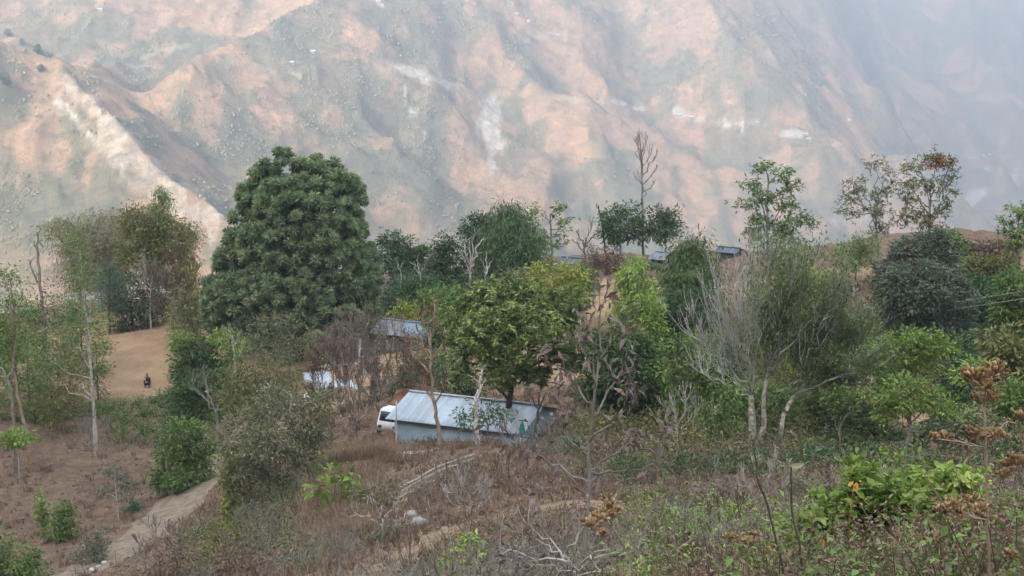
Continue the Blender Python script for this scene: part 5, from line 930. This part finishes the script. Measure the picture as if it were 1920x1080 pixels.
plant('broad_leaf_shrub', 'farther broad leaved green shrub spreading behind the first one', B_, 17, [(1660,1060),(1660,1000)], [(1600,930,40,30),(1680,905,44,26),(1740,930,40,26),(1560,970,44,30),(1650,970,50,30),(1740,975,44,30),(1500,990,40,28),(1600,1010,50,30),(1700,1020,50,30)], 'light', 'brown', .02, leaf=.1, asp=.46, cr=.19, dens=1.3, per=32, two=True, ros=1, droop=-.3, base=.3)
plant('withered_leaves_shrub', 'low shrub with orange yellow withered leaves at the bottom edge', B_, 11.5, [(1450,1120),(1450,1060)], [(1440,1040,40,26),(1480,1065,50,24),(1400,1070,34,20),(1600,1060,30,20)], 'light', 'brown', .015, leaf=.07, asp=.45, cr=.12, dens=.7, per=18, two=True, ros=1, droop=-.2, base=.3)
for k, (lb, px, py, Y) in enumerate([('orange withered leaf cluster at the top left of the broad leaved shrub', 1600, 905, 12.6), ('orange withered leaf cluster low in the broad leaved shrub', 1545, 1005, 12.2), ('orange withered leaf cluster right in the broad leaved shrub', 1682, 990, 12.2), ('orange withered leaf cluster at the bottom edge', 1448, 1030, 11.3)]):
    rg = np.random.RandomState(k+40); c = P(px, py, Y); mb = MB(); n = 7; leaves(mb, c+rg.normal(0, .025, (n, 3)), rg.normal(0, .6, (n, 3))+[0, 0, -.8], .07, .5, rg, rg.rand(n), two=True); tube(mb, [c+[0,0,.03], c+[.02,.1,-.1], c+[0,.1,-.45]], .004, 4); o = mb.build('withered_leaves', LM['orange']); tag(o, lb, 'withered leaves')
plant('green_weed', 'light green leafy plants near the bottom edge left of centre', B_, 27, [(905,1085),(905,1060)], [(890,1025,20,12),(905,1045,24,14),(870,1055,18,12)], 'light', 'brown', .02, leaf=.16, asp=.36, cr=.22, dens=.8, per=14, two=True, ros=1, base=.5)
plant('green_weed', 'bright green leafy clump at the bottom edge below the trail', B_, 26, [(840,1085),(840,1070)], [(835,1055,22,12),(850,1066,22,12)], 'light', 'brown', .02, leaf=.16, asp=.34, cr=.22, dens=.9, per=16, two=True, ros=1, base=.5)
plant('lime_leaf_sapling', 'lime green sapling with large leaves right of the charred trunk', 'sapling', 51, [(625,935),(630,905),(640,890)], [(645,885,20,9),(622,892,14,8),(600,912,10,8),(660,893,10,6),(640,935,16,8)], 'light', 'brown', .025, leaf=.32, asp=.4, cr=.35, dens=.8, per=8, two=True, base=.35)
bare('leafless_tree', 'pale branching dead shrub beside the trail boulders', 'shrub', 43, [(718,1005),(716,985),(722,970)], [(718,985,670,965),(718,980,705,950),(720,975,745,940),(722,970,735,955),(717,995,745,975)], 'white', .045, 3, kids=2, spread=.5)
for lb, bl, lm, Y in [('low dark shrub below the pale dead shrub', [(690,1010,34,20),(730,1020,30,16)], 'dusty', 41), ('grey green shrub below the slim grey trunks', [(580,1020,40,20),(610,1035,34,16)], 'greygreen', 44), ('brown mounded shrub at the bottom left of the knoll', [(430,1045,50,24),(490,1060,44,20)], 'drybrown', 43),
  ('grey twiggy shrub hiding the near end of the road', [(330,1040,44,24),(290,1060,30,20)], 'drybrown', 47), ('olive shrub right of the road under the grey airy tree', [(410,1005,40,22),(450,990,30,20)], 'olive', 50), ('green shrub on the knoll edge at the bottom', [(560,1060,44,18),(620,1070,34,16)], 'greygreen', 38),
  ('straw shrub in front of the bamboo fence', [(700,930,34,22),(730,915,26,18)], 'greygreen', 50), ('brown withered shrub bank right of the bamboo fence', [(880,930,50,22),(950,925,44,20),(820,945,34,16)], 'drybrown', 48), ('brown withered shrub bank above the trail in the centre', [(1000,925,40,20),(1040,945,34,16)], 'purple', 46),
  ('grey mauve twiggy shrub in front of the twin trunks', [(1330,935,50,22),(1400,940,44,20),(1270,925,34,18)], 'purple', 38), ('light green ferny shrub right of the dried flower head', [(1230,960,40,20),(1290,980,40,22),(1340,960,30,16)], 'light', 21), ('green weeds along the bottom edge right of centre', [(1250,1040,44,22),(1330,1050,40,20)], 'mid', 18),
  ('mauve withered shrub in the near right foreground', [(1380,1000,44,24),(1340,1015,34,18)], 'purple', 19), ('pale withered tangle at the bottom right corner', [(1880,980,40,34),(1900,1040,36,30)], 'drybrown', 12), ('green leaves at the right edge near the dry flower stalk', [(1890,930,26,16),(1850,1010,26,20)], 'light', 13)]:
    plant('low_shrub', lb, B_, Y, None, bl, lm, 'brown', .03, 'low shrubs in the foreground', leaf=.03+Y*.0026, asp=.35, cr=.14+Y*.0065, dens=1.0, per=28, fill=.85, twigs=.6)
for lb, bl, lm, Y in [('tall feathery shrub in front of the tree line right of the twin trunks', [(1490,900,30,30),(1515,925,26,24),(1470,930,24,22)], 'greygreen', 40), ('tall green shrub in front of the tree line near the layered trees', [(1610,890,26,28),(1640,910,30,24)], 'mid', 38),
  ('yellowish shrub between the twin trunks and the trail end', [(1290,925,30,22),(1250,940,26,18)], 'olive', 38), ('dark leafy shrub below the slim straight grey trunk', [(1560,930,28,24),(1590,950,24,18)], 'dark', 36), ('light green tall shrub left of the curved dark stems', [(1390,955,28,26),(1360,975,24,22)], 'light', 24),
  ('ferny green shrub between the two curved dark stems and the dried head', [(1300,1010,34,26),(1340,1030,30,22)], 'mid', 17), ('grey green tall shrub right of the broad leaved shrub', [(1840,900,30,30),(1860,940,28,26)], 'greygreen', 24), ('brown withered shrub at the right edge', [(1890,900,26,30),(1905,850,18,26)], 'drybrown', 26),
  ('brown shrub with seedy tops in front of the layered trees', [(1720,905,34,22),(1760,915,30,20)], 'drybrown', 36), ('green sprawling shrub at the bottom centre right', [(1200,1050,34,22),(1160,1070,28,18)], 'greygreen', 18), ('olive shrub just right of the trail end', [(1190,960,34,18),(1150,945,26,16)], 'olive', 34),
  ('leafy light shrub at the bottom right of the curved stems', [(1500,985,34,26),(1530,1010,30,24)], 'light', 15), ('leafy shrub left of the broad leaved shrub low down', [(1440,1000,30,24),(1460,1030,34,24)], 'mid', 14)]:
    plant('tall_shrub', lb, B_, Y, None, bl, lm, 'grey', .03, 'tall shrubs below the tree line', leaf=.04+Y*.0028, asp=.36, cr=.14+Y*.0065, dens=.9, per=24, fill=.9, twigs=.7)
for k, (lb, px, py, Y, q) in enumerate([('brown leafless shrub left of the curved dark stems', 1370, 1000, 20, 1), ('pale leafless shrub below the layered trees', 1640, 935, 34, 1), ('grey leafless shrub at the right edge behind the dry flower stalk', 1880, 960, 22, 1.2), ('leafless twigs between the bamboo fence and the tall thin shrub', 960, 900, 47, .8),
  ('leafless shrub above the trail right of the boulders', 880, 945, 44, .8), ('brown leafless shrub at the bottom left of the knoll', 480, 1020, 46, 1), ('grey leafless shrub at the bottom edge under the trail', 760, 1060, 33, .8), ('leafless twigs in front of the twin trunks', 1430, 930, 40, 1), ('leafless shrub hiding the lower end of the road', 300, 1050, 49, .9), ('pale leafless twigs at the bottom edge right of the dried head', 1290, 1060, 16, .7)]):
    r_ = 34*q; bare('leafless_shrub', lb, 'shrub', Y, [(px, py+26), (px+2, py+12), (px, py)], [(px, py+8, px-r_, py-r_*.8), (px, py+4, px-r_*.4, py-r_*1.4), (px, py+4, px+r_*.5, py-r_*1.3), (px, py+8, px+r_, py-r_*.7), (px, py+14, px+r_*1.1, py-r_*.1), (px, py+14, px-r_*1.1, py)], ['brown', 'pale', 'grey'][k % 3], Y*.0007, 3, kids=3, spread=.5, up=.3, sc=.35, group='leafless shrubs in the foreground')
# bare foreground shrubs with hanging mauve leaves
bare('mauve_leaf_shrub', 'tall thin shrub with pale curved branches and hanging dull mauve leaves', 'shrub', 19, [(1102,1090),(1096,1000),(1106,900),(1104,840),(1112,760),(1122,680)], [(1104,925,985,845),(1104,900,1020,860),(1106,910,1240,865),(1104,870,1180,830),(1106,860,1045,800),(1104,840,1170,760),(1112,760,1060,700),(1116,730,1090,640),(1118,700,1150,610),(1122,680,1130,570),(1110,780,1170,700),(1104,880,1200,900)], 'grey', .035, 2, leafm='purple', leaf=.16, nleaf=1, kids=2, up=.45, spread=.55, minr=.004, droop=.9, sc=.3, asp=.32, arm_r=.42)
bare('low_bare_shrub', 'low sprawling bare shrub with pale smooth branches at the bottom centre', 'shrub', 15, [(1085,1120),(1080,1070),(1060,1040)], [(1075,1060,990,975),(1065,1045,1005,1010),(1070,1050,940,1040),(1080,1070,1150,1000),(1080,1060,1200,1010),(1080,1070,1000,1060),(1060,1040,1100,970),(1085,1080,1180,1060)], 'pale', .022, 2, leafm='purple', leaf=.09, nleaf=1, kids=2, up=.4, spread=.55, minr=.003, droop=.8, sc=.3)
bare('low_bare_shrub', 'pale bare branches spreading right below the dried flower head', 'shrub', 17, [(1180,1110),(1190,1040),(1200,1000)], [(1195,1020,1290,975),(1200,1000,1150,960),(1198,1005,1240,950),(1190,1040,1280,1030)], 'grey', .018, 2, kids=2, up=.35, spread=.5, minr=.003, sc=.3)
def seedheads(name, label, Y, stem, heads, r=.011, seed=1, hr=.05, nn=30, group=None, fl=.022, bark='tan'):
    rng = np.random.RandomState(seed); L = trunkline(stem, Y); root = empty(name, L[0]+[0,0,.2], label, 'dry flower', group); D = dens_line(L, 30); tb = MB(); tube(tb, D, np.linspace(r, r*.5, 30), 7); mb = MB()
    for hx, hy, q in heads:
        y = Y+rng.normal(0, .12); c = P(hx, hy, y); below = D[D[:, 2] < c[2]-.03]; a = below[nearest(below, c-[0,0,.08])] if len(below) else D[-2]
        w = wig(a, c-[0, 0, hr*q*.8], 7, .03, rng, .04); tube(tb, w, np.linspace(r*.35, .003, 7), 4); n = int(nn*q)
        o = rng.normal(0, .55, (n, 3))*[1, 1, .5]*hr*q
        mb = MB()
        for k in range(n):
            e = c+o[k]; tube(tb, [w[-1], (w[-1]+e)/2-[0,0,.01], e], [.0022, .0018, .0014], 3); d = nrm(o[k]+[0, 0, .03]+rng.normal(0, .01, 3)); tube(mb, [e, e+d*fl*.45, e+d*fl*.9, e+d*fl*1.15], [.003, fl*.32, fl*.36, fl*.15], 6, np.clip(rng.normal(.5, .25), 0, 1))
        mb.build('seed_head', LM['seed'], root, True)
    tb.build('stem', BM[bark], root, True)
seedheads('dry_flower_stalk', 'tall brown dry flower stalk with tan seed heads at the right edge', 7, [(1856,1120),(1852,980),(1848,860),(1846,760)], [(1835,700,1.1),(1868,692,1.0),(1850,722,.8),(1815,706,.6),(1862,745,.6),(1838,748,.6),(1770,818,.45),(1750,820,.3),(1830,812,.8),(1855,818,.7),(1912,778,.6),(1890,872,1),(1910,862,.7),(1880,890,.6),(1780,948,.8),(1815,938,.9),(1840,955,.8),(1870,815,.5),(1800,960,.7),(1895,1040,.7)], seed=2, hr=.042, nn=34, fl=.021)
seedheads('dry_flower_stalk', 'dry golden brown flower head in front of the bottom centre shrubs', 8.5, [(1200,1150),(1180,1040),(1145,985)], [(1140,945,1.0),(1120,968,.9),(1110,985,.8),(1150,960,.8),(1130,1000,.5),(1100,978,.4)], seed=4, hr=.05, nn=34, fl=.024, r=.007)
seedheads('dry_flower_stalk', 'small dry flower head low at the bottom, left of the broad leaved shrub', 9, [(1400,1150),(1398,1060)], [(1385,1010,.8),(1405,1018,.7),(1365,1008,.5),(1415,1002,.4)], seed=6, hr=.045, nn=26, fl=.022, r=.005)
seedheads('dry_flower_stalk', 'cluster of dry seed heads low in the broad leaved shrub on its right', 9, [(1735,1150),(1732,1060)], [(1728,1010,.8),(1748,1008,.6),(1712,1015,.5),(1760,955,.5)], seed=7, hr=.04, nn=24, fl=.02, r=.005)
def stemleaf(label, pts, Y, leafpos, seed):
    rng = np.random.RandomState(seed); L = trunkline(pts, Y); root = empty('withered_weed', L[0]+[0,0,.2], label, 'weed'); mb = MB(); tube(mb, dens_line(L, 24)+rng.normal(0, .003, (24, 3)), np.linspace(.010, .005, 24), 6); mb.build('stem', BM['dark'], root, True)
    if leafpos:
        mb = MB()
        for a, b, dx, dz, t in leafpos: leaves(mb, P(a, b, Y)[None], np.array([[dx, 0, dz]]), .085, .36, rng, np.array([t]), two=True)
        mb.build('leaf', LM['straw'], root)
stemleaf('dark curved weed stem leaning left beside the broad leaved shrub', [(1480,1120),(1462,1040),(1440,950),(1420,900),(1416,850)], 8, [], 1)
stemleaf('dark curved weed stem ending in one dry pale leaf', [(1505,1130),(1502,1030),(1484,960),(1483,876)], 8, [(1478,874,1,.12,.9),(1484,880,-.6,-.8,.1)], 2)
